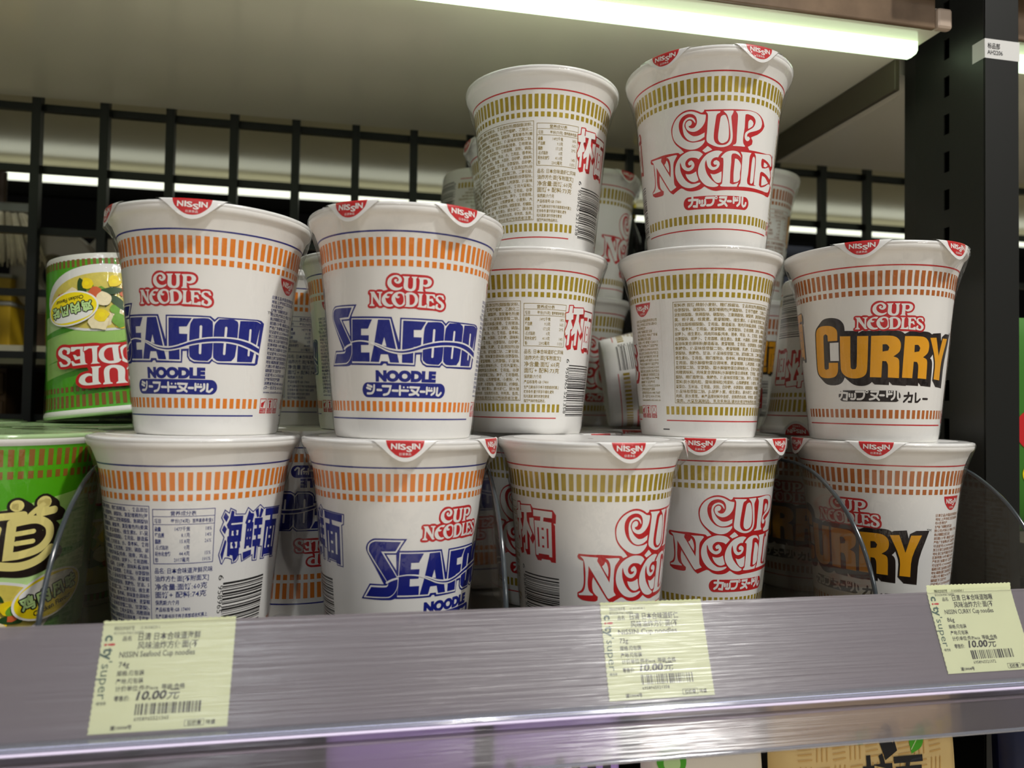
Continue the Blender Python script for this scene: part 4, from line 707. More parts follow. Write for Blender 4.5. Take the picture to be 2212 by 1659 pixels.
def art_chicken():
    A = Art()
    C0 = 263.894; p = C0 / 72
    for k in range(72):
        x = -C0 / 2 + k * p
        A.rect(x, x + p * 0.58, 91.0, 98.6, 'tick', 1); A.rect(x, x + p * 0.58, 85.4, 88.8, 'tick', 1); A.rect(x, x + p * 0.58, 3.6, 8.6, 'tick', 1)
    for c in (0.0, C0 / 2):
        for j, (z0, z1) in enumerate(((60, 55), (50, 38), (30, 24))):
            up_ = [(c - 55 + i * 6, z0 + 14 * math.sin((i - 4) / 12) + i * 0.4) for i in range(19)]
            dn = [(c - 55 + i * 6, z1 + 12 * math.sin((i - 4) / 11) + i * 0.2) for i in range(19)]
            A.poly(up_ + dn[::-1], ('lightgreen', 'lightgreen', 'palegreen')[j], 0)
    bowl(A, 4.0, 31.5, 42.0, 20.0, 5, ly=6)
    small_logo(A, 0.0, -49.5, 1.85, 74)
    def sticker(cx, cz, k, rot, ly):
        A.ellipse(cx, cz, 17 * k, 10.5 * k, 'white', ly, rot); A.ellipse(cx, cz, 16 * k, 9.6 * k, 'lemon', ly + 1, rot)
        c, d = math.cos(rot), math.sin(rot)
        A.ellipse(cx - d * 4.4 * k, cz + c * 4.4 * k, 13 * k, 3.9 * k, 'white', ly + 2, rot)
        for i, ch in enumerate('鸡肉风味'):
            u = (-10.4 + 7.0 * i) * k; v = -2.0 * k
            for gr, ink, l2 in ((0.75, 'black', ly + 3), (0.12, 'palegreen', ly + 4)):
                A.fat(ch, cx + u * c - v * d, cz + u * d + v * c, 7.0 * k, ink, l2, gr * k, 5.6 * k, rot=rot, offset=0.02, n=8)
        A.text('Chicken Flavour', cx - 9.5 * k * c + 6.6 * k * d, cz - 9.5 * k * d - 6.6 * k * c, 3.4 * k, 'black', ly + 3, width=19 * k, offset=0.02, rot=rot)
    sticker(25, 35.5, 1.05, 0.14, 60)
    # second face: large brush-style name
    x0 = C0 / 2
    for i, ch in enumerate('合味'):
        for t in range(4): A.fat(ch, x0 - 30 + 24 * i + 0.8 * t, 50 - 0.6 * t, 22, 'dark', 5, 2.0, 20, n=10)
        A.fat(ch, x0 - 30 + 24 * i, 50, 22, 'cream', 6, 0.9, 20, n=10)
    def dao(fn):
        fn([(-6, 21.5), (-5.9, 21.4)], 5.2); fn([(4.5, 22.0), (4.6, 22.1)], 6.0); fn([(4.0, 21.0), (0.5, 17.6), (-1.2, 15.4)], 2.2)
        fn([(-12, 16.2), (-3.5, 16.6)], 3.2); fn([(3.2, 16.8), (9.0, 17.6)], 3.6)
        fn([(-7.5, 12.6), (2.0, 13.4), (7.2, 9.5), (7.8, 3.5), (4.0, -2.0), (-4.0, -4.4), (-8.5, -4.6), (-8.0, 4.0), (-7.5, 12.0)], 3.6)
        fn([(-5.5, 6.8), (0.8, 7.4)], 2.2); fn([(-5.5, 1.8), (0.8, 2.2)], 2.2)
        fn([(-14, -8.6), (-4.0, -10.4), (4.0, -8.0), (9.0, -2.8)], 3.8); fn([(-12.5, 10), (-13.5, 2), (-12.8, -6)], 2.8)
    xd = x0 + 21
    for t in range(5):
        dao(lambda pts, wd: A.stroke([(xd + a + 0.75 * t, 55 + b * 0.86 - 0.55 * t) for a, b in pts], wd + 2.2, 'dark', 7))
    dao(lambda pts, wd: A.stroke([(xd + a, 55 + b * 0.86) for a, b in pts], wd, 'cream', 8))
    bowl(A, x0 - 4, 26.0, 36.0, 15.5, 9, ly=9)
    sticker(x0 + 31, 31.5, 1.0, 0.30, 66)
    badge(A, x0 + 57, 76, 14, 7, 3)
    for i in range(16): A.text(MAKER[i], x0 + 50, 64 - 2.6 * i, 1.9, 'darkleaf', 3, width=22, res=1)
    return A


INKS = {}


def body_mesh(name, art, base='paper', base_z=None, profile=None, fn=None):
    profile = profile or PROF; fn = fn or wrap
    inks = sorted({i[2] for i in art.items}); n = 144
    mats = [M['paper']] + ([M[base]] if base_z else []) + [M[i] for i in inks]
    k0 = 2 if base_z else 1
    V = []; F = []; MI = []
    rb = profile[0][1]; prof = [(0.0002, 0.0005), (rb - 0.0022, 0.0005), (rb - 0.0010, -0.0000)]
    ring = [(r, z) for r, z in prof] + [(r, z) for z, r in profile] + [(0.046, 0.1049 * KZ), (0.0002, 0.1049 * KZ)]
    for r, z in ring:
        a = np.arange(n) * 2 * math.pi / n
        V.append(np.stack([r * np.sin(a), -r * np.cos(a), np.full(n, z)], 1))
    for i in range(len(ring) - 1):
        zmid = (ring[i][1] + ring[i + 1][1]) / 2
        mi = 1 if base_z and base_z[0] < zmid < base_z[1] and ring[i][0] > 0.031 else 0
        for k in range(n): F.append((i * n + k, i * n + (k + 1) % n, (i + 1) * n + (k + 1) % n, (i + 1) * n + k)); MI.append(mi)
    V = np.concatenate(V)
    av, af, am = art.build(fn, inks)
    F += [tuple(len(V) + i for i in f) for f in af]; MI += [k0 + i for i in am]
    return from_arrays(name, np.concatenate([V, av]), F, MI, mats, True)


M['seam'] = mat('seam_shade', '#d6d1c8', 0.5)
BODY = dict(seafood=body_mesh('body', art_seafood()), noodle=body_mesh('body', art_noodle()), curry=body_mesh('body', art_curry()),
            chicken=body_mesh('body', art_chicken(), 'green', (0.0030, 0.1006), PROF_TUB, wrap_tub))

# lid with two pull tabs 62 degrees apart, hanging over the rim
TABS = (-31.0, 31.0)


def tab_depth(u): return 10.2 * max(0.0, 0.5 + 0.5 * math.cos(math.pi * max(-1, min(1, u / 17.0)))) ** 0.88


def tab_point(phi0, u, v):
    """u mm along the rim, v mm down from the rim edge"""
    phi = R(phi0) + u / 48.4
    curl = 1.6
    if v < curl: a = v / curl * math.pi / 2; r = 0.0475 + 0.00105 * math.sin(a); z = H + 0.0003 - 0.00105 * (1 - math.cos(a)) * 1.0
    else: r = 0.04855 + 0.00007 * (v - curl); z = H + 0.0003 - 0.00105 - (v - curl) * 0.00098
    return (r * math.sin(phi), -r * math.cos(phi), z)


def lid_mesh(name, top):
    V = []; F = []; MI = []; n = 120
    rr = [(0.0015, 0.0), (0.015, 0.00006), (0.030, 0.00008), (0.042, 0.00005), (0.0468, 0.0), (0.0479, -0.0003), (0.0481, -0.0012), (0.0478, -0.0019)]
    for r, dz in rr:
        for k in range(n):
            a = 2 * math.pi * k / n; V.append((r * math.sin(a), -r * math.cos(a), H - 0.00022 + dz))
    for i in range(len(rr) - 1):
        for k in range(n): F.append((i * n + k, i * n + (k + 1) % n, (i + 1) * n + (k + 1) % n, (i + 1) * n + k)); MI.append(0)
    return from_arrays(name, V, F, MI, [top], True)


def tab_mesh(top, with_badge=True):
    V = []; F = []; MI = []; nu, nv = 34, 8
    for i in range(nu + 1):
        u = -17 + 34 * i / nu; d = tab_depth(u)
        for j in range(nv + 1): V.append(tab_point(0, u, d * j / nv))
    for i in range(nu):
        for j in range(nv):
            F.append((i * (nv + 1) + j, i * (nv + 1) + j + 1, (i + 1) * (nv + 1) + j + 1, (i + 1) * (nv + 1) + j)); MI.append(0)
    if with_badge:
        A = Art(); badge(A, 0.0, -0.7, 17.0, 7.6)
        def onto(s, z, layer):
            out = []
            for a, c in zip(s, z):
                p = Vector(tab_point(0, a, max(0, -c))); o = Vector((p.x, p.y, 0)).normalized()
                out.append(p + o * (0.00007 + 0.00005 * layer) + Vector((0, 0, 0.00008 if -c < 1.6 else 0)))
            return np.array([list(q) for q in out])
        av, af, am = A.build(onto, ['red', 'white'], 1.5)
        b = len(V); V += [tuple(q) for q in av]; F += [tuple(b + i for i in f) for f in af]; MI += [1 + i for i in am]
    return from_arrays('pull_tab', V, F, MI, [top, M['red'], M['white']], True)


LID = dict(white=lid_mesh('lid', M['foil']), green=lid_mesh('lid', M['greenfoil']))
TAB = dict(white=tab_mesh(M['foil']), green=tab_mesh(M['greenfoil'], False))


def film_mesh(profile=None):
    """shrink wrap: bridges from the rim to the wall, clings below, slightly creased"""
    rnd = np.random.RandomState(3); n = 168; profile = profile or PROF
    PZ = np.array([p[0] for p in profile]); PR = np.array([p[1] for p in profile])
    zs = [0.0012, 0.004, 0.010, 0.018, 0.027, 0.036, 0.045, 0.054, 0.062, 0.069, 0.074, 0.0785, 0.083, 0.088, 0.0925, 0.0965, 0.1000, 0.1024, 0.1040, 0.1050]
    V = []; F = []
    ph = rnd.uniform(0, 6.28, 8)
    for i, z in enumerate(zs):
        zz = z * KZ
        if z <= 0.0785: r0 = np.interp(zz, PZ, PR) + 0.00045
        else:
            t = (z - 0.0785) / (0.1030 - 0.0785); ra = np.interp(0.0785 * KZ, PZ, PR) + 0.00045
            r0 = ra + (0.04845 - ra) * min(1, t) ** 1.25
        if z > 0.1040: r0 = 0.0479
        for k in range(n):
            a = 2 * math.pi * k / n
            wob = 0.00010 * math.sin(7 * a + ph[0] + z * 90) + 0.00008 * math.sin(17 * a + ph[1] - z * 160) + 0.00007 * math.sin(31 * a + ph[2] + z * 60) + 0.00006 * rnd.randn()
            if 0.0785 < z < 0.1: wob *= 1.8
            r = r0 + max(-0.00025, wob)
            for t in TABS:
                u = (a - R(t) + math.pi) % (2 * math.pi) - math.pi; u *= 48.4
                if abs(u) < 19:
                    v = (H - zz) * 1000
                    if v < tab_depth(u) + 1.5: r = max(r, 0.04885 + 0.00007 * max(0, v - 1.5))
            V.append((r * math.sin(a), -r * math.cos(a), zz))
    for i in range(len(zs) - 1):
        for k in range(n): F.append((i * n + k, i * n + (k + 1) % n, (i + 1) * n + (k + 1) % n, (i + 1) * n + k))
    b = (len(zs) - 1) * n; c0 = len(V)
    for r, dz in ((0.0440, 0.00028), (0.0400, 0.00018)):
        for k in range(n):
            a = 2 * math.pi * k / n; V.append((r * math.sin(a), -r * math.cos(a), H + dz + 0.00012 * rnd.rand()))
    for j in range(2):
        s0 = b if j == 0 else c0; s1 = c0 + j * n
        for k in range(n): F.append((s0 + k, s0 + (k + 1) % n, s1 + (k + 1) % n, s1 + k))
    return from_arrays('shrink_wrap', V, F, None, [M['film']], True)


FILM = film_mesh(); FILM_TUB = film_mesh(PROF_TUB)


def cup(design, x, y, z, rot, lid_rot, label, group, inverted=False, matrix=None, film=True):
    """rot turns the print (degrees, positive to the right seen from the aisle); lid_rot turns the tabs"""
    o = bpy.data.objects.new('noodle_cup', None); C.objects.link(o); o.empty_display_size = 0.01
    tag(o, label, 'cup noodles', group)
    if matrix is not None: o.matrix_world = matrix
    elif inverted: o.matrix_world = Matrix.Translation((x, y, z + H)) @ Matrix.Rotation(math.pi, 4, 'Y')
    else: o.location = (x, y, z)
    sg = -1 if inverted else 1
    b = link('body', BODY[design], o); b.rotation_euler = (0, 0, R(rot))
    l = link('lid', LID['green' if design == 'chicken' else 'white'], o); l.rotation_euler = (0, 0, R(lid_rot))
    for t in TABS:
        p = link('pull_tab', TAB['green' if design == 'chicken' else 'white'], l); p.rotation_euler = (0, 0, R(t))
        if design != 'chicken': p['label'] = 'pull tab with a red half-round badge'
    if film:
        f = link('shrink_wrap', FILM_TUB if design == 'chicken' else FILM, o); f.rotation_euler = (0, 0, R(lid_rot))
    return o
# ------------------------------------------------------------------ the setting: aisle floor and dark far wall
M.update(
    floor=mat('floor_tile', '#b3aa9c', 0.3), wallm=mat('far_wall_dark', '#0a0a09', 0.9, spec=0.05),
    cream_metal=mat('shelf_enamel', '#e6e1cf', 0.13, spec=0.7, noise=0.03, scale=8, bump=0.04, bscale=30, coat=0.3),
    taupe=mat('bracket_taupe', '#4f493b', 0.5), dark_metal=mat('upright_black', '#262824', 0.42, spec=0.45, bump=0.1, bscale=300),
    blackm=mat('black_steel', '#141511', 0.45, spec=0.4), fascia=mat('fascia_reflection', '#75624f', 0.15, spec=0.7, noise=0.6, scale=45),  # fascia: blotches in its colour stand for reflections in a clear rail
    endcap=mat('endcap_pale', '#b5a392', 0.35), slot=mat('slot_void', '#030303', 0.9),
    led=emit('led_tube', '#d0ecc0', 2.6), farled=emit('far_led_tube', '#fbffe8', 1.35),
    deck=mat('deck_enamel', '#6a6660', 0.4), gridm=mat('grid_black', '#131613', 0.4, spec=0.45),
    farshelf=mat('far_shelf_enamel', '#d3ccb0', 0.18, spec=0.6, noise=0.25, scale=5), void=mat('dark_board', '#050505', 0.9, spec=0.05),
)
mb = MB(); mb.box(-4, 4, -3, 4, -1.22, -1.2); tag(mb.build('floor', M['floor']), kind='structure')
mb = MB(); mb.box(-4, 4, 2.6, 2.65, -1.2, 2.6); tag(mb.build('wall_back', M['wallm']), kind='structure')

# ------------------------------------------------------------------ upper shelf with its light strip
ZU = 0.3735
sh = empty('upper_shelf', (0, 0.42, ZU), label='cream enamelled shelf overhead with a lit strip under its front edge', cat='shelf')
sh_inv = sh.matrix_basis.inverted()


def under(root):
    """shift freshly built parts so that they sit under a root placed away from the origin"""
    for ch in root.children: ch.matrix_parent_inverse = Matrix.Translation(root.location).inverted()


mb = MB(); mb.box(-0.75, 0.3705, 0.4185, 0.686, ZU, ZU + 0.014, bev=0.002); mb.build('board', M['cream_metal'], sh)
mb = MB(); mb.box(-0.75, 0.3590, 0.4145, 0.4180, ZU - 0.0030, ZU + 0.040, bev=0.001); mb.build('front_rail', M['fascia'], sh)
mb = MB(); mb.box(0.3592, 0.3706, 0.4130, 0.4184, ZU - 0.0030, ZU + 0.011, bev=0.002); mb.build('end_cap', M['endcap'], sh)
mb = MB()
prof = [(0.4365, ZU), (0.4365, ZU - 0.0062), (0.4380, ZU - 0.0078), (0.4425, ZU - 0.0084), (0.4470, ZU - 0.0078), (0.4485, ZU - 0.0062), (0.4485, ZU)]
mb.prism(prof, -0.74, 0.3640, smooth=False); st = mb.build('light_strip', M['led'], sh)
mb = MB(); mb.box(0.3665, 0.3705, 0.462, 0.680, ZU - 0.0225, ZU - 0.0004, bev=0.0006); mb.build('bracket', M['taupe'], sh)
under(sh)
sh2 = empty('upper_shelf', (0.62, 0.42, ZU), label='cream shelf of the next bay beyond the black slotted upright', cat='shelf')
mb = MB(); mb.box(0.4115, 1.1, 0.4185, 0.686, ZU, ZU + 0.014, bev=0.002); mb.box(0.3715, 0.4115, 0.4840, 0.686, ZU, ZU + 0.014); mb.build('board', M['cream_metal'], sh2)
mb = MB(); mb.prism(prof, 0.416, 1.09); mb.build('light_strip', M['led'], sh2)
mb = MB(); mb.box(0.4125, 1.1, 0.4145, 0.4180, ZU - 0.0030, ZU + 0.040, bev=0.001); mb.build('front_rail', M['fascia'], sh2)
under(sh2)

# ------------------------------------------------------------------ slotted upright and the beam above it
up_ = empty('shelf_upright', (0.3975, 0.44, -1.2), label='black slotted steel upright at the end of the shelf', cat='upright')
mb = MB()
# side plate with real slots cut through: built from strips around each slot
X0, X1 = 0.3850, 0.4105
YS0, YS1 = 0.4323, 0.4372
SL = [0.3766 - 0.0259 * k for k in range(-6, 20)]
zs = [-1.2] + sorted([z for t in SL for z in (t - 0.0140, t)]) + [1.0]
mb.box(X0, X0 + 0.0009, 0.4040, YS0, -1.2, 1.0); mb.box(X0, X0 + 0.0009, YS1, 0.4640, -1.2, 1.0)
for i in range(0, len(zs), 2): mb.box(X0, X0 + 0.0009, YS0, YS1, zs[i], zs[i + 1])
mb.build('side_plate', M['dark_metal'], up_)
mb = MB(); mb.prism([(X0 + 0.0002, 0.4640), (X0 + 0.0018, 0.4771), (X0 + 0.0040, 0.4771), (X0 + 0.0016, 0.4640)], -1.2, 1.0, axis='z'); mb.build('rear_fold', M['dark_metal'], up_)
mb = MB(); mb.box(X0 + 0.0004, X1, 0.4028, 0.4044, -1.2, 1.0, bev=0.0004); mb.box(X1 - 0.0016, X1, 0.4044, 0.4771, -1.2, 1.0); mb.build('front_flange', M['blackm'], up_)
mb = MB(); mb.box(X0 + 0.012, X1 - 0.003, 0.4060, 0.4760, -1.2, 1.0); mb.build('core', M['slot'], up_)
under(up_)
mb = MB(); mb.box(0.335, 1.1, 0.3990, 0.4022, 0.3950, 0.4350, bev=0.0015); mb.box(0.335, 1.1, 0.4022, 0.4125, 0.4200, 0.4350)
tag(mb.build('header_beam', M['blackm']), 'black steel beam crossing in front of the upright above the lit shelf', 'beam')

# asset sticker folded round the corner of the upright (the square code on it is left out)
M['label_white'] = mat('sticker_white', '#d9d9d6', 0.4)
A = Art(); A.rect(-10.2, 26.2, 0, 12.6, 'label_white', 0)
A.text('标品部', 2.0, 6.6, 4.1, 'black', 1, width=9.4, offset=0.02); A.text('AH2206', 1.8, 2.6, 3.9, 'black', 1, width=11.6, offset=0.02)


def fold(s, z, layer):
    o = []
    for a, b in zip(s, z):
        e = 0.00015 + 0.00005 * layer
        if a < 0: o.append((X0 - e - 0.0002 * (1 + a / 11) - 0.00004 * abs(a) ** 1.6 * (b / 12.6) * 0, 0.4028 - 0.0003 - a / 1000, 0.3490 + b / 1000))
        else: o.append((X0 - 0.0002 + a / 1000, 0.4028 - e, 0.3490 + b / 1000))
    return np.array(o)


sv, sf, sm = A.build(fold, ['label_white', 'black'], 1.0)
st = link('asset_sticker', from_arrays('asset_sticker', sv, sf, sm, [M['label_white'], M['black']]))
tag(st, 'white printed sticker wrapped round the corner of the black upright', 'sticker')

# ------------------------------------------------------------------ wire grid back panel
YG = 0.690
mb = MB()
for i in range(-9, 24): x = -0.2753 + 0.0526 * i; mb.box(x - 0.0035, x + 0.0035, YG - 0.0042, YG + 0.0030, -0.03, 0.46)
for k in range(-2, 9): z = 0.3684 - 0.0528 * k; mb.box(-0.78, 0.96, YG + 0.003, YG + 0.0085, z - 0.0030, z + 0.0030)
tag(mb.build('grid_panel', M['gridm']), 'black square-barred steel grid standing behind the shelves', 'grid panel')

# ------------------------------------------------------------------ lower shelf the cups stand on
ds = empty('display_shelf', (0, 0.5, -0.03), label='grey shelf deck carrying the noodle cups behind the clear price rail', cat='shelf')
mb = MB(); mb.box(-0.75, 0.384, 0.3165, 0.684, -0.0120, -0.0002, bev=0.0015); mb.build('deck', M['deck'], ds)
under(ds)

# ------------------------------------------------------------------ opposite side of the gondola, seen through the grid
fs = empty('far_shelf', (0, 1.1, 0.438), label='beige far-side shelf behind the grid, bright tube under its edge', cat='shelf')
mb = MB(); mb.box(-1.3, 2.0, 0.706, 1.125, 0.4385, 0.4520); mb.build('board', M['farshelf'], fs)
mb = MB(); mb.tube([(-1.3, 1.1, 0.4185), (2.0, 1.1, 0.4235)], 0.0078, 14); mb.build('light_tube', M['farled'], fs)
mb = MB(); mb.box(-1.3, 2.0, 1.115, 1.128, 0.398, 0.4385); mb.build('front_lip', M['void'], fs)
under(fs)
fd = MB(); fd.box(-1.3, 2.0, 0.706, 1.15, 0.150, 0.166); o = fd.build('far_deck', M['farshelf']); tag(o, 'beige lower shelf on the far side behind the grid', 'shelf')
mb = MB(); mb.box(-1.3, 2.0, 1.9, 1.92, -1.2, 1.6); o = mb.build('aisle_dark_backdrop', M['void']); tag(o, 'dark backdrop beyond the grid, standing for the unlit aisle', 'backdrop')  # near-black sheet added to stand for the darkness of the aisle
# ------------------------------------------------------------------ clear dividers
M['acrylic'] = clear('divider_acrylic', '#e3e1da', 0.03, 0.05, haze=0.06, haze_col='#a8a39c')
M['acrylic_edge'] = mat('divider_edge', '#3c4347', 0.15, spec=0.8)
CURVE = [(0.3180, 0.0), (0.3192, 0.012), (0.3212, 0.024), (0.3245, 0.0370), (0.3300, 0.0495), (0.3385, 0.0620), (0.3490, 0.0725), (0.3600, 0.0800), (0.3720, 0.0862), (0.3850, 0.0900), (0.3990, 0.0915), (0.4240, 0.0915)]
CURVE = [(a, b) for a, b in smooth_pts(CURVE, 3, 60, False)]
DIV = ((-0.1228, 'clear divider with a dark curved edge between the green tub and the blue-lettered cups'),
       (0.0632, 'clear divider standing between the blue-lettered and the red-lettered cups'),
       (0.2463, 'smoky clear divider crossing in front of the lower yellow-lettered cup'),
       (0.3470, 'smoky clear divider against the black upright'))
for x, lb in DIV:
    o = empty('shelf_divider', (x, 0.37, 0), label=lb, cat='divider', group='clear shelf dividers')
    out = CURVE + [(0.4240, 0.0)]
    mb = MB(); mb.prism(out, x - 0.0006, x + 0.0006); mb.build('sheet', M['acrylic'], o)
    mb = MB(); mb.tube([(x, a, b) for a, b in CURVE], 0.0011, 8); mb.build('edge', M['acrylic_edge'], o)
    under(o)

# ------------------------------------------------------------------ price rail along the shelf front
M['rail_clear'] = clear('rail_clear', '#ffffff', 0.05, 0.24, haze=0.045, haze_col='#e8e2e8', bump=0.5, bscale=(12, 900, 900))
M['rail_back'] = clear('rail_frosted', '#e2dce0', 0.08, 0.28, haze=0.62, haze_col='#a89fa8', bump=0.30, bscale=(10, 700, 700))
M['rail_lip'] = clear('rail_lip', '#e6e2e4', 0.06, 0.22, haze=0.17, haze_col='#b9b0b4', bump=0.45, bscale=(8, 800, 800), blur=0.55)
M['rail_edge'] = clear('rail_edge', '#e8ecf6', 0.25, 0.12, haze=0.35, haze_col='#d7dcea', bump=0.2, bscale=(12, 900, 900))
FACE = [(0.3122, 0.0358), (0.3098, 0.0290), (0.3066, 0.0210), (0.3030, 0.0120), (0.2993, 0.0030), (0.2972, -0.0020)]
FACE = smooth_pts(FACE, 4, 60, False)


def sheet(path, th):
    """closed outline of a sheet of given thickness behind a (y,z) path"""
    P = [Vector(p) for p in path]; back = []
    for i, p in enumerate(P):
        t = (P[min(i + 1, len(P) - 1)] - P[max(i - 1, 0)]).normalized(); n = Vector((-t.y, t.x))
        if n.x < 0: n = -n
        back.append(p + n * th)
    return [(p.x, p.y) for p in P] + [(p.x, p.y) for p in reversed(back)]


def shifted(path, d):
    P = [Vector(p) for p in path]; o = []
    for i, p in enumerate(P):
        t = (P[min(i + 1, len(P) - 1)] - P[max(i - 1, 0)]).normalized(); n = Vector((-t.y, t.x))
        if n.x < 0: n = -n
        q = p + n * d; o.append((q.x, q.y))
    return o


pr = empty('price_rail', (0, 0.305, 0), label='clear ribbed plastic price rail running along the shelf front', cat='price rail')
XA, XB = -0.62, 0.62
mb = MB(); mb.prism(sheet(FACE, 0.0007), XA, XB, smooth=True); mb.build('front_sheet', M['rail_clear'], pr)
mb = MB(); mb.prism(sheet(shifted(FACE, 0.0014), 0.0009), XA, XB, smooth=True); mb.build('back_sheet', M['rail_back'], pr)
RIDGE = [(0.2972, -0.0020), (0.2948, -0.0024), (0.2940, -0.0034), (0.2950, -0.0044), (0.2990, -0.0046), (0.3000, -0.0034), (0.2986, -0.0020)]
mb = MB(); mb.prism(RIDGE, XA, XB); mb.build('ridge', M['rail_edge'], pr)
LIP = smooth_pts([(0.2990, -0.0046), (0.2985, -0.0075), (0.2968, -0.0100), (0.2938, -0.0140), (0.2905, -0.0178), (0.2882, -0.0205)], 4, 60, False)
mb = MB(); mb.prism(sheet(LIP, 0.0010), XA, XB, smooth=True)
mb.prism([(0.2976, -0.0088), (0.2962, -0.0094), (0.2964, -0.0104), (0.2978, -0.0100)], XA, XB); mb.build('lower_lip', M['rail_lip'], pr)
mb = MB(); mb.tube([(XA, 0.2886, -0.0208), (XB, 0.2886, -0.0208)], 0.0009, 8); mb.build('lip_bead', M['rail_edge'], pr)
mb = MB(); mb.box(XA, XB, 0.3137, 0.3160, -0.0100, 0.0300); mb.build('carrier', M['deck'], pr)
under(pr)

# ------------------------------------------------------------------ price tags slipped into the rail
M['tagpaper'] = mat('tag_paper', '#e0e6b8', 0.6, noise=0.04, scale=90); M['taggreen'] = mat('tag_green', '#33574a', 0.5)
fl = [0.0]
for i in range(1, len(FACE)): fl.append(fl[-1] + math.dist(FACE[i], FACE[i - 1]))


def price_tag(xc, wd, zh, lift, lines, code, where, name_en, grams, lab, skew=0.0):
    A = Art(); h = 39.5
    # perforated side edges
    rnd = random.Random(int(code[-3:])); L = []; Rr = []
    for k in range(41):
        z = h * k / 40; d = 0.35 * (k % 2)
        L.append((-wd / 2 + d, z)); Rr.append((wd / 2 - d * 0.6, z))
    top = [(wd / 2 - (wd) * k / 44, h + (0.35 if k % 2 else 0)) for k in range(1, 44)]
    A.poly(Rr + top + L[::-1], 'tagpaper', 0)
    T = lambda b, x, z, s, wdt=None, ink='black', off=0.012, **kw: A.text(b, -wd / 2 + x, h - z, s, ink, 1, width=wdt, offset=off, **kw)
    T('明码实价标价签', 4.2, 3.4, 1.7, 7.2, off=0.0, res=1); T('13 ' + where[0], 13.6, 3.3, 1.6, 6.8, off=0.0, res=1)
    T(where[1], 4.2, 5.0, 1.6, 10.6, off=0.0, res=1)
    T('品名', 7.6, 7.2, 1.9, 3.2, res=1); T(lines[0], 13.2, 7.2, 3.0, 22.5); T(lines[1], 13.2, 10.4, 3.0, 22.0)
    T(name_en, 7.2, 13.3, 2.9, 27.0); T(grams, 7.4, 16.8, 2.7)
    T('规格:见包装', 7.2, 19.8, 2.1, 9.6, res=1); T('产地:见包装', 7.2, 22.6, 2.1, 9.6, res=1); T('计价单位:件/Piece  等级:合格', 7.4, 25.2, 2.1, 24.5, res=1)
    T('零售价:', 7.4, 28.6, 2.1, 5.4, res=1); T('10.00', 15.0, 28.6, 4.2, 10.4, off=0.035, shear=0.2); T('元', 25.8, 28.6, 4.2, 4.2, shear=0.2)
    A.barcode(-wd / 2 + 15.2, -wd / 2 + 38.5, h - 33.8, h - 29.9, int(code[-4:]), 'black', 1); T(code, 15.2, 35.8, 1.9, 12.2, off=0.01, res=1)
    T('浦10004号', 7.4, 38.4, 1.7, 7.4, off=0.025, res=1); A.frame(-wd / 2 + 33.0, -wd / 2 + 40.0, h - 38.6, h - 36.4, 0.16, 'black', 1); T('核价章', 34.1, 38.2, 1.7, 4.9, off=0.02, res=1); T('环盛', 40.6, 38.2, 1.7, 3.4, off=0.02, res=1)
    # shop name running down the edge
    x0 = -wd / 2 + 1.5
    A.text('c', x0, h - 5.0, 5.2, 'taggreen', 1, rot=-math.pi / 2, offset=0.03); A.text('!', x0, h - 8.0, 5.2, 'red', 1, rot=-math.pi / 2, offset=0.03)
    A.text('ty', x0, h - 9.6, 5.2, 'taggreen', 1, rot=-math.pi / 2, offset=0.03, width=4.4); A.text("'super", x0, h - 14.4, 4.9, 'taggreen', 1, rot=-math.pi / 2, width=13.4)
    A.rect(x0 - 0.4, x0 + 3.4, h - 29.2, h - 29.05, 'taggreen', 1); A.text('超·生活', x0 + 0.2, h - 29.7, 1.5, 'black', 1, rot=0.0, width=3.0, res=1)
    inks = ['tagpaper', 'black', 'taggreen', 'red']
    path = shifted(FACE, 0.00105)

    def place(s, z, layer):
        o = []
        for a, b in zip(s, z):
            d = (h - b) / 1000 - lift          # distance below the top of the sheet
            if d < 0: y, zz = path[0][0] + 0.35 * -d * 0.3, path[0][1] - d
            else:
                y = float(np.interp(d, fl, [p[0] for p in path])); zz = float(np.interp(d, fl, [p[1] for p in path]))
            o.append((xc + a / 1000 + skew * (b - h / 2) / 1000, y - 0.00006 * layer, zz + skew * a / 1000 * -1))
        return np.array(o)
    # cut the paper along its height too, so that it follows the curved rail
    paper = A.items[0]; bm = bmesh.new(); vs = [bm.verts.new((a, b, 0)) for a, b in paper[0]]
    for t in paper[1]: bm.faces.new([vs[i] for i in t])
    for k in range(1, 14): bmesh.ops.bisect_plane(bm, geom=bm.verts[:] + bm.edges[:] + bm.faces[:], plane_co=(0, k * 3.0, 0), plane_no=(0, 1, 0), dist=1e-5)
    bm.verts.index_update(); A.items[0] = (np.array([(v.co.x, v.co.y) for v in bm.verts]), [tuple(v.index for v in f.verts)[:3] for f in bmesh.ops.triangulate(bm, faces=bm.faces[:])['faces']], 'tagpaper', 0, True); bm.free()
    v, f, m = A.build(place, inks, 4.0)
    o = link('price_tag', from_arrays('price_tag', v, f, m, [M[i] for i in inks])); tag(o, lab, 'price tag', 'price tags in the rail')


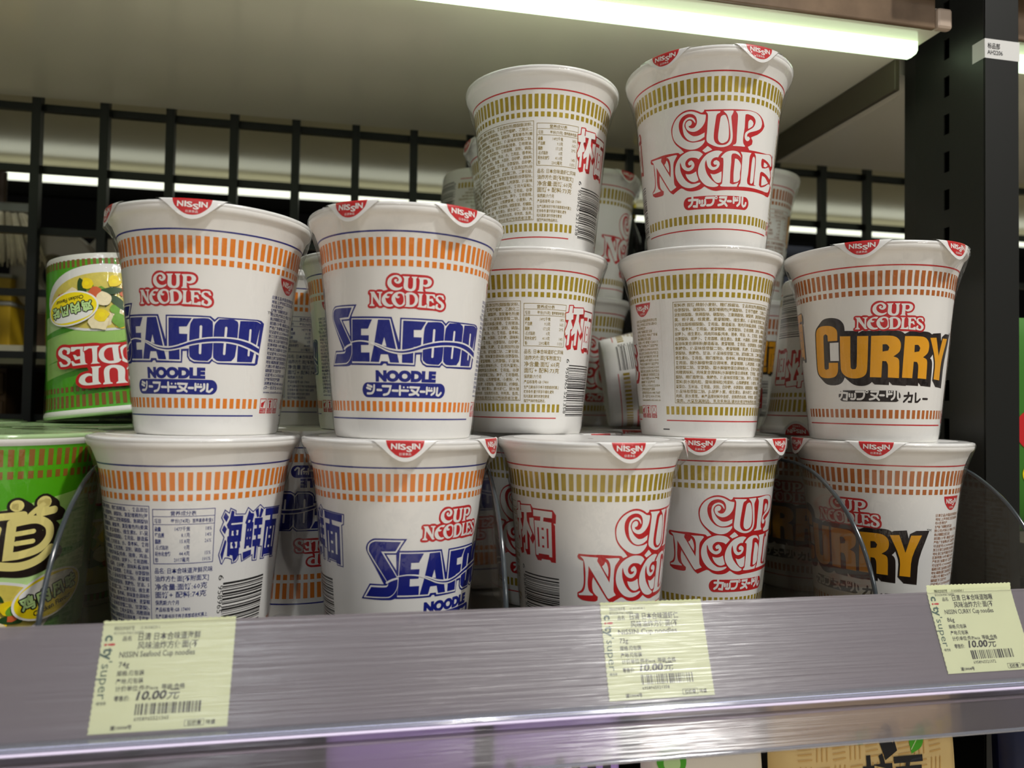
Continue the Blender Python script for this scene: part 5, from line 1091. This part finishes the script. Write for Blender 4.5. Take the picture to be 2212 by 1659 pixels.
price_tag(-0.0720, 48.5, 0, 0.0006, ('日清 日本合味道海鲜', '风味油炸方便面(不'), '6958965521365', ('301543539 1', 'A/1/16/24-09/A/C RAMEN'), 'NISSIN Seafood Cup noodles', '74g',
          'yellow price tag below the cup with blue and orange print, naming seafood noodles')
price_tag(0.1265, 47.5, 0, 0.0006, ('日清 日本合味道虾仁', '风味油炸方便面(不'), '6958965521358', ('301543540 1', 'B/1/16/24-09/A/C RAMEN'), 'NISSIN Cup noodles', '73g',
          'yellow price tag below the two lower cups with large red lettering')
price_tag(0.2900, 47.5, 0, 0.0030, ('日清 日本合味道咖喱', '风味油炸方便面(不'), '6958965521372', ('301543541 1', 'B/1/16/24-09/A/C RAMEN'), 'NISSIN CURRY Cup noodles', '86g',
          'yellow price tag standing above the rail below the curry cup')
# ------------------------------------------------------------------ the cups
Z1, Z2 = H, 2 * H
GF, GB = 'noodle cups in the front stacks', 'noodle cups behind the front stacks'
cup('seafood', -0.0790, 0.3872, 0, 161.4, 180, 'lower cup turned to its blue nutrition table, beside the lower green cup', GF)
cup('seafood', 0.0186, 0.3778, 0, 38.5, 30.6, 'lower cup with blue lettering running off its side, red tab over its front rim', GF)
cup('noodle', 0.1157, 0.3708, 0, 39.1, 35, 'lower cup showing two outlined red characters above a barcode', GF)
cup('noodle', 0.2010, 0.4190, 0, 10.9, 4, 'lower cup with large red lettering and two red tabs, beside the smoky divider', GF)
cup('curry', 0.2965, 0.3866, 0, -61.8, -70, 'lower cup with yellow lettering, half behind the smoky divider', GF)
cup('seafood', -0.0764, 0.3968, Z1, -14.2, -31, 'upper cup with blue seafood lettering, standing on the cup with the blue nutrition table', GF)
cup('seafood', 0.0197, 0.3747, Z1, -2.0, -3.5, 'upper cup with its whole blue lettering facing the aisle, two red tabs on its rim', GF)
cup('noodle', 0.0987, 0.4486, Z1, 141.9, 180, 'middle cup turned to its gold nutrition table and barcode, below another such cup', GF)
cup('noodle', 0.1971, 0.4179, Z1, 205.2, 180, 'middle cup turned to its full gold ingredients panel, below the cup with large red lettering', GF)
cup('curry', 0.2871, 0.3802, Z1, -23.6, -12, 'upper cup with whole yellow lettering in dark shadow, beside the black upright', GF)
cup('noodle', 0.1063, 0.4533, Z2, 141.1, 180, 'topmost cup turned to its gold nutrition table and barcode', GF)
cup('noodle', 0.1967, 0.4082, Z2, -15.6, -22.5, 'topmost cup with large red outlined lettering, right under the lit shelf edge', GF)
# second row and deeper
cup('seafood', -0.0352, 0.4631, 0, -25, -25, 'upside-down cup with blue lettering in the gap between the two lowest blue-lettered cups', GB, inverted=True)
cup('seafood', 0.0500, 0.5350, 0, -6, 150, 'upside-down cup deep in the gap behind the divider between blue and red cups', GB, inverted=True)
cup('noodle', 0.1165, 0.4690, 0, -20, 60, 'lower cup with red letters in the gap behind the cup with two red characters', GB)
cup('noodle', 0.2053, 0.5450, 0, -40, 10, 'second-row lower cup whose lid and red tab show under the cup lying on its side', GB)
cup('seafood', 0.0062, 0.4850, Z1, -128, 120, 'upper second-row cup showing a plain side strip behind the front seafood cup', GB)
cup('seafood', -0.0520, 0.5630, Z1, 176, 180, 'upper deep cup showing a strip of its blue nutrition table between the two seafood cups', GB)
cup('seafood', -0.0570, 0.5660, 0, 60, 200, 'hidden lower cup under the deep cup with the blue nutrition table', GB)
cup('noodle', 0.1780, 0.6218, Z1, 28, 200, 'upright deep cup in front of which another lies on its side', GB)
cup('noodle', 0.1930, 0.6430, 0, 0, 0, 'lowest cup against the grid, under the deep upright cup', GB)
cup('noodle', 0.1855, 0.6218, Z2, 70, 62, 'top deep cup with a red letter at its edge, between the two topmost front cups', GB)
cup('noodle', 0.0960, 0.6300, Z2, 165, 40, 'upside-down top cup by the grid, at the edge of the topmost nutrition-table cup', GB, inverted=True)
cup('noodle', 0.1185, 0.5510, Z2, 130, -50, 'top cup with a bent lid tab peeping out behind the topmost nutrition-table cup', GB)
cup('noodle', 0.1000, 0.5780, Z1, 90, 0, 'upside-down middle cup carrying the two top cups by the grid', GB, inverted=True)
cup('noodle', 0.1195, 0.6040, 0, 90, 0, 'upside-down lowest cup carrying the deep stack by the grid', GB, inverted=True)
cup('noodle', 0.3177, 0.4609, Z1, -178, 30, 'upside-down cup with gold print behind the upper curry cup', GB, inverted=True)
cup('curry', 0.3235, 0.5970, Z1, 100, 90, 'middle cup with orange ticks far behind the upper curry cup', GB)
cup('curry', 0.3160, 0.5890, Z2, 178, 140, 'top cup with orange ticks far behind the topmost red-lettered cup', GB)
cup('curry', 0.3100, 0.4830, 0, -50, 20, 'second-row lower cup seen dimly through the smoky divider', GB)
cup('curry', 0.3220, 0.5950, 0, 20, 20, 'lowest deep cup under the stack with orange ticks', GB)
# cup lying on its side on the second-row lids
ax = Vector((0.95, -0.26, 0.0)).normalized(); tilt = math.atan2(0.0475 - 0.0335, 0.100)
zax = (ax * math.cos(tilt) + Vector((0, 0, math.sin(tilt)))).normalized()
yax = Vector((0, 0, 1)).cross(zax).normalized(); xax = yax.cross(zax)
base = Vector((0.1795, 0.5440, Z1 + 0.0340))
cup('noodle', 0, 0, 0, -75 + 142, 0, 'cup lying on its side with its barcode to the front, deep between the middle cups', GB,
    matrix=Matrix(((xax.x, yax.x, zax.x, base.x), (xax.y, yax.y, zax.y, base.y), (xax.z, yax.z, zax.z, base.z), (0, 0, 0, 1))))
# green chicken tubs
GG = 'green noodle cups'
cup('chicken', -0.1756, 0.4040, 0, -165, 180, 'lower green cup with a cream character, beside the cup with the blue nutrition table', GG)
cup('chicken', -0.1790, 0.5060, 0, 40, 180, 'green cup behind the lower green one, its flat lid showing', GG)
cup('chicken', -0.2760, 0.5620, 0, 80, 180, 'green cup at the far edge of the row, only its pale lid in view', GG)
cup('chicken', -0.1860, 0.6090, 0, 10, 180, 'lower green cup by the grid under the upside-down one', GG)
mt = Matrix.Translation((-0.1628, 0.5600, Z1 + 0.0056)) @ Matrix.Rotation(R(-6.5), 4, 'Y') @ Matrix.Translation((0, 0, H)) @ Matrix.Rotation(math.pi, 4, 'Y')
cup('chicken', 0, 0, 0, -14, 180, 'upside-down green cup with a printed soup bowl, leaning behind the upper seafood cup', GG, matrix=mt)

# ------------------------------------------------------------------ things on the far shelf, behind the grid
M.update(bristle=mat('bristle', '#e3dcc0', 0.7, noise=0.3, scale=120), ferrule=mat('ferrule_steel', '#8b8c88', 0.25, metal=0.8), wood=mat('handle_wood', '#3b2a19', 0.6),
         boxyellow=mat('box_yellow', '#a98a12', 0.5), reel=mat('reel_grey', '#a8a398', 0.45), bottle=mat('bottle_dark', '#0d0f0c', 0.15, spec=0.7), capy=mat('cap_yellow', '#b3a20a', 0.35),
         tray=mat('tray_grey', '#8b8b84', 0.35), crate=mat('crate_brown', '#5b4526', 0.6), bluebox=mat('box_navy', '#1c2230', 0.5))


def brush(x, y, ztop, zbot, w0, w1, lb):
    o = empty('hanging_brush', (x, y, zbot), label=lb, cat='brush', group='brushes behind the grid')
    rnd = random.Random(int(abs(x) * 1e4)); mb = MB()
    for i in range(150):
        u = rnd.uniform(-1, 1); v = rnd.uniform(-1, 1); le = rnd.uniform(0.82, 1.0)
        mb.tube([(x + u * w0, y + v * 0.008, ztop), (x + u * (w0 + w1) / 2 * 1.05, y + v * 0.014, (ztop + zbot) / 2), (x + u * w1, y + v * 0.018, ztop + (zbot - ztop) * le)], [0.0011, 0.0012, 0.0006], 5, caps=False)
    mb.build('bristles', M['bristle'], o)
    mb = MB(); mb.box(x - w0 * 1.25, x + w0 * 1.25, y - 0.010, y + 0.010, ztop, ztop + 0.010, bev=0.001); mb.build('ferrule', M['ferrule'], o)
    mb = MB(); mb.tube([(x, y, ztop + 0.008), (x, y, ztop + 0.045)], 0.0045, 10); mb.build('handle', M['wood'], o)
    under(o)


brush(-0.392, 0.90, 0.322, 0.262, 0.026, 0.052, 'pale bristle brush hanging bristles down behind the grid, its steel clip on top')
brush(-0.505, 0.93, 0.335, 0.258, 0.028, 0.050, 'bristle brush at the outer edge behind the grid')
for (x, z0, z1, lb) in ((-0.420, 0.2250, 0.2540, 'yellow box on top of another below the hanging brushes'), (-0.420, 0.1665, 0.2240, 'lower yellow box on the far shelf, under a like one')):
    o = empty('storage_box', (x, 0.93, z0), label=lb, cat='box', group='yellow boxes on the far shelf')
    mb = MB(); mb.box(x - 0.062, x + 0.044, 0.89, 0.96, z0, z1 - 0.004, bev=0.001); mb.build('carton', M['boxyellow'], o)
    mb = MB(); mb.box(x - 0.063, x + 0.045, 0.889, 0.961, z1 - 0.004, z1, bev=0.0008); mb.build('lid', M['tray'], o); under(o)
for i, (x, lb) in enumerate(((-0.3360, 'grey reel with an open centre beside the yellow boxes, the outer of a pair'), (-0.2790, 'grey reel with an open centre, nearer the green cup of the pair'))):
    o = empty('tape_reel', (x, 0.90, 0.1665), label=lb, cat='reel', group='grey reels on the far shelf')
    mb = MB(); mt = Matrix.Translation((x, 0.90, 0.2585)) @ Matrix.Rotation(R(78 - 26 * i), 4, 'Z') @ Matrix.Rotation(R(90), 4, 'Y')
    mb.lathe([(0.020, -0.008), (0.046, -0.008), (0.047, -0.006), (0.047, 0.006), (0.046, 0.008), (0.020, 0.008), (0.020, -0.008)], 40, 0, mt); mb.build('ring', M['reel'], o)
    mb = MB(); mb.box(x - 0.014, x + 0.014, 0.888, 0.912, 0.1665, 0.2130, bev=0.001); mb.build('stand', M['wood'], o); under(o)
for x, lb in ((0.278, 'dark bottle with a yellow cap behind the grid, nearer the topmost cups'), (0.312, 'dark bottle with a yellow cap behind the grid, beside a like bottle')):
    o = empty('sauce_bottle', (x, 0.765, 0.1665), label=lb, cat='bottle', group='dark bottles behind the grid')
    mb = MB(); mb.lathe([(0.001, 0.1665), (0.0140, 0.1670), (0.0148, 0.170), (0.0148, 0.290), (0.0130, 0.305), (0.0070, 0.322), (0.0066, 0.330)], 28); 
    mb = MB(); mb.lathe([(0.001, 0), (0.0140, 0.0005), (0.0148, 0.004), (0.0148, 0.124), (0.0130, 0.138), (0.0072, 0.154), (0.0068, 0.160), (0.001, 0.160)], 28, 0, Matrix.Translation((x, 0.765, 0.1665))); mb.build('glass', M['bottle'], o)
    mb = MB(); mb.lathe([(0.001, 0.160), (0.0082, 0.160), (0.0084, 0.176), (0.0076, 0.178), (0.001, 0.178)], 24, 0, Matrix.Translation((x, 0.765, 0.1665))); mb.build('cap', M['capy'], o); under(o)
for i, (x, w_) in enumerate(((0.500, 0.05), (0.575, 0.06), (0.660, 0.055))):
    o = empty('storage_box', (x, 0.83, 0.1665), label=('navy box behind the grid, under the lit tube, the first from the curry cups', 'middle navy box of three behind the grid', 'navy box behind the grid next to the black upright')[i], cat='box', group='navy boxes on the far shelf')
    mb = MB(); mb.box(x - w_ / 2, x + w_ / 2, 0.80, 0.86, 0.1665, 0.318 - 0.006 * i, bev=0.001); mb.build('carton', M['bluebox'], o)
    mb = MB(); mb.box(x - w_ / 2 - 0.001, x + w_ / 2 + 0.001, 0.799, 0.861, 0.318 - 0.006 * i, 0.322 - 0.006 * i); mb.build('lid', M['void'], o); under(o)
o = empty('wicker_tray', (-0.42, 0.82, 0.05), label='brown slatted crate low behind the grid beside the green cups', cat='crate')
mb = MB()
for k in range(5): mb.box(-0.52, -0.325, 0.760, 0.764, 0.020 + 0.026 * k, 0.040 + 0.026 * k, bev=0.001)
mb.build('front_slats', M['crate'], o)
for x in (-0.52, -0.33):
    mb = MB(); mb.box(x, x + 0.006, 0.764, 0.86, 0.018, 0.148); mb.build('side_panel', M['crate'], o)
mb = MB(); mb.box(-0.52, -0.324, 0.764, 0.86, 0.006, 0.018); mb.build('base', M['crate'], o); under(o)
mb = MB(); mb.box(-1.3, 2.0, 0.706, 1.15, -0.010, 0.006); o = mb.build('far_deck', M['void']); tag(o, 'dark bottom shelf of the far side behind the grid, below the beige one', 'shelf')

# ------------------------------------------------------------------ packets on the shelf below
M.update(packbeige=mat('pack_beige', '#e6c987', 0.35, noise=0.06, scale=60), packwhite=mat('pack_white', '#e9e2cc', 0.35), packpurple=mat('pack_purple', '#c9a9f5', 0.3, noise=0.12, scale=30), packnavy=mat('pack_navy', '#141c3c', 0.35),
         packline=mat('pack_weave', '#d3ab62', 0.4), pepper=mat('print_pepper', '#f0d90c', 0.35), packgreen=mat('pack_green', '#4fae25', 0.35), lowled=emit('low_led', '#f2ecff', 3.0), packleaf=mat('pack_leaf', '#3a7420', 0.4), packgrey=mat('pack_grey', '#4a4650', 0.4))


def pillow(name, xc, w_, y, z0, z1, material, art, inks, lb, cat, group=None, lean=0.06, back=0.022):
    """flow-wrapped packet: cushion shaped with flat crimped seams"""
    V = []; F = []; MI = []; nu, nv = 24, 20; h = z1 - z0
    def P(u, v, side, e=0.0):
        b = (max(0.0, 1 - (2 * u - 1) ** 6) * max(0.0, 1 - (2 * v - 1) ** 4)) ** 0.6
        return (xc + (u - 0.5) * w_, y + lean * v * h + side * (-back * 0.5 * b - e), z0 + v * h)
    for side in (1, -1):
        b0 = len(V)
        for i in range(nu + 1):
            for j in range(nv + 1): V.append(P(i / nu, j / nv, side))
        for i in range(nu):
            for j in range(nv):
                q = (b0 + i * (nv + 1) + j, b0 + (i + 1) * (nv + 1) + j, b0 + (i + 1) * (nv + 1) + j + 1, b0 + i * (nv + 1) + j + 1)
                F.append(q if side == 1 else q[::-1]); MI.append(0)
    mats = [material]
    if art is not None:
        f = lambda s, z, layer: np.array([P(a / (w_ * 1000) + 0.5, b / (h * 1000), 1, 0.0003 + 0.00008 * layer) for a, b in zip(s, z)])
        v, ff, mm = art.build(f, inks, 2.5); b0 = len(V); V += [tuple(q) for q in v]; F += [tuple(b0 + i for i in t) for t in ff]; MI += [1 + i for i in mm]; mats += [M[i] for i in inks]
    o = link(name, from_arrays(name, V, F, MI, mats, True)); tag(o, lb, cat, group); return o


GP = 'packets on the shelf below'
A = Art(); hh = 118
for i in range(9):
    for j in range(5):
        x, z = -38 + i * 9.0, hh - 8 - j * 9.0
        for q in range(3):
            if (i + j) % 2: A.stroke([(x - 3.5, z - 3 + 2.6 * q), (x + 3.5, z - 3 + 2.6 * q + 0.6)], 0.6, 'packline', 0, cap=False)
            else: A.stroke([(x - 3 + 2.6 * q, z - 3.5), (x - 3 + 2.6 * q + 0.6, z + 3.5)], 0.6, 'packline', 0, cap=False)
A.poly([(19, hh - 13), (26, hh - 6), (29, hh - 9), (26, hh - 17), (20, hh - 20)], 'packgreen', 1, True); A.stroke([(20, hh - 18), (28, hh - 8)], 0.5, 'palegreen', 2)
A.poly([(36, hh - 7), (39, hh - 5.5), (41.5, hh - 7), (41.2, hh - 12), (39, hh - 13), (36.6, hh - 12)], 'pepper', 1, True); A.rect(38.5, 39.2, hh - 5.8, hh - 3.8, 'leek', 2)
A.poly([(-10, hh - 8), (-6, hh - 8), (-6.5, hh - 14), (-9.5, hh - 14)], 'leek', 1, True)
A.poly([(2, hh - 12), (7, hh - 4), (10, hh - 8), (12, hh - 18), (5, hh - 22)], 'black', 1); A.text('拉面', -8, hh - 40, 24, 'black', 1, width=34, offset=0.03, big=True)
pillow('noodle_packet', 0.2515, 0.105, 0.3340, -0.1465, -0.0215, M['packbeige'], A, ['packline', 'packgreen', 'palegreen', 'pepper', 'leek', 'black'], 'beige packet printed with vegetables on a woven pattern, under the price rail', 'noodle packet', GP)
A = Art(); A.text('KURATA', -10, hh - 13, 7.5, 'black', 1, width=27, offset=0.02, rot=0.12); A.ellipse(-19, hh - 14, 7, 7, 'packgreen', 1); A.ellipse(-19, hh - 15, 4, 4, 'palegreen', 2)
pillow('noodle_packet', 0.1635, 0.062, 0.3330, -0.1468, -0.0250, M['packwhite'], A, ['black', 'packgreen', 'palegreen'], 'white packet with black lettering on the shelf below, beside the beige one', 'noodle packet', GP)
A = Art()
for k in range(7): A.rect(-26 + 7.5 * k, -22 + 7.5 * k, hh - 22, hh - 9 - (k % 3) * 2, 'packgrey', 1)
for i, (xc, w_, lb) in enumerate(((0.092, 0.060, 'purple packet under the price rail, beside the white lettered one'), (0.020, 0.066, 'purple packet in the middle of the shelf below'), )):
    pillow('noodle_packet', xc, w_, 0.3340, -0.1465, -0.0165, M['packpurple'], A if i == 0 else None, ['packgrey'], lb, 'noodle packet', GP)
for i, xc in enumerate((-0.055, -0.130)):
    pillow('noodle_packet', xc, 0.068, 0.3340, -0.1465, -0.0200, M['packgrey'], None, [], ('grey packet on the shelf below, next to the purple packets', 'grey packet on the shelf below the seafood price tag')[i], 'noodle packet', GP)
A = Art(); A.text('味', -10, hh - 20, 14, 'pepper', 1, offset=0.05); A.ellipse(4, hh - 30, 8, 6, 'pepper', 1)
pillow('noodle_packet', 0.3570, 0.050, 0.3340, -0.1465, -0.0160, M['packnavy'], A, ['pepper'], 'navy packet with yellow print beyond the beige packet below', 'noodle packet', GP)
ls = empty('lower_shelf', (0, 0.5, -0.17), label='shelf below, lit by a pale strip under the deck above', cat='shelf')
mb = MB(); mb.box(-0.75, 0.384, 0.30, 0.684, -0.170, -0.1475); mb.build('deck', M['deck'], ls)
mb = MB(); mb.prism([(0.3175, -0.0122), (0.3175, -0.0150), (0.3215, -0.0150), (0.3215, -0.0122)], -0.74, 0.38); mb.build('light_strip', M['lowled'], ls); under(ls)
# next bay: packets just visible past the upright
A = Art(); A.ellipse(0, 70, 14, 14, 'red', 1); A.ellipse(0, 40, 10, 8, 'lemon', 1)
pillow('snack_packet', 0.452, 0.07, 0.440, 0.0402, 0.1900, M['packleaf'], A, ['red', 'lemon'], 'green packet in the next bay, just past the black upright', 'snack packet')
mb = MB(); mb.box(0.4115, 1.0, 0.40, 0.684, 0.018, 0.040, bev=0.001); o = mb.build('side_shelf', M['deck']); tag(o, 'shelf of the next bay holding a green packet, past the upright', 'shelf')
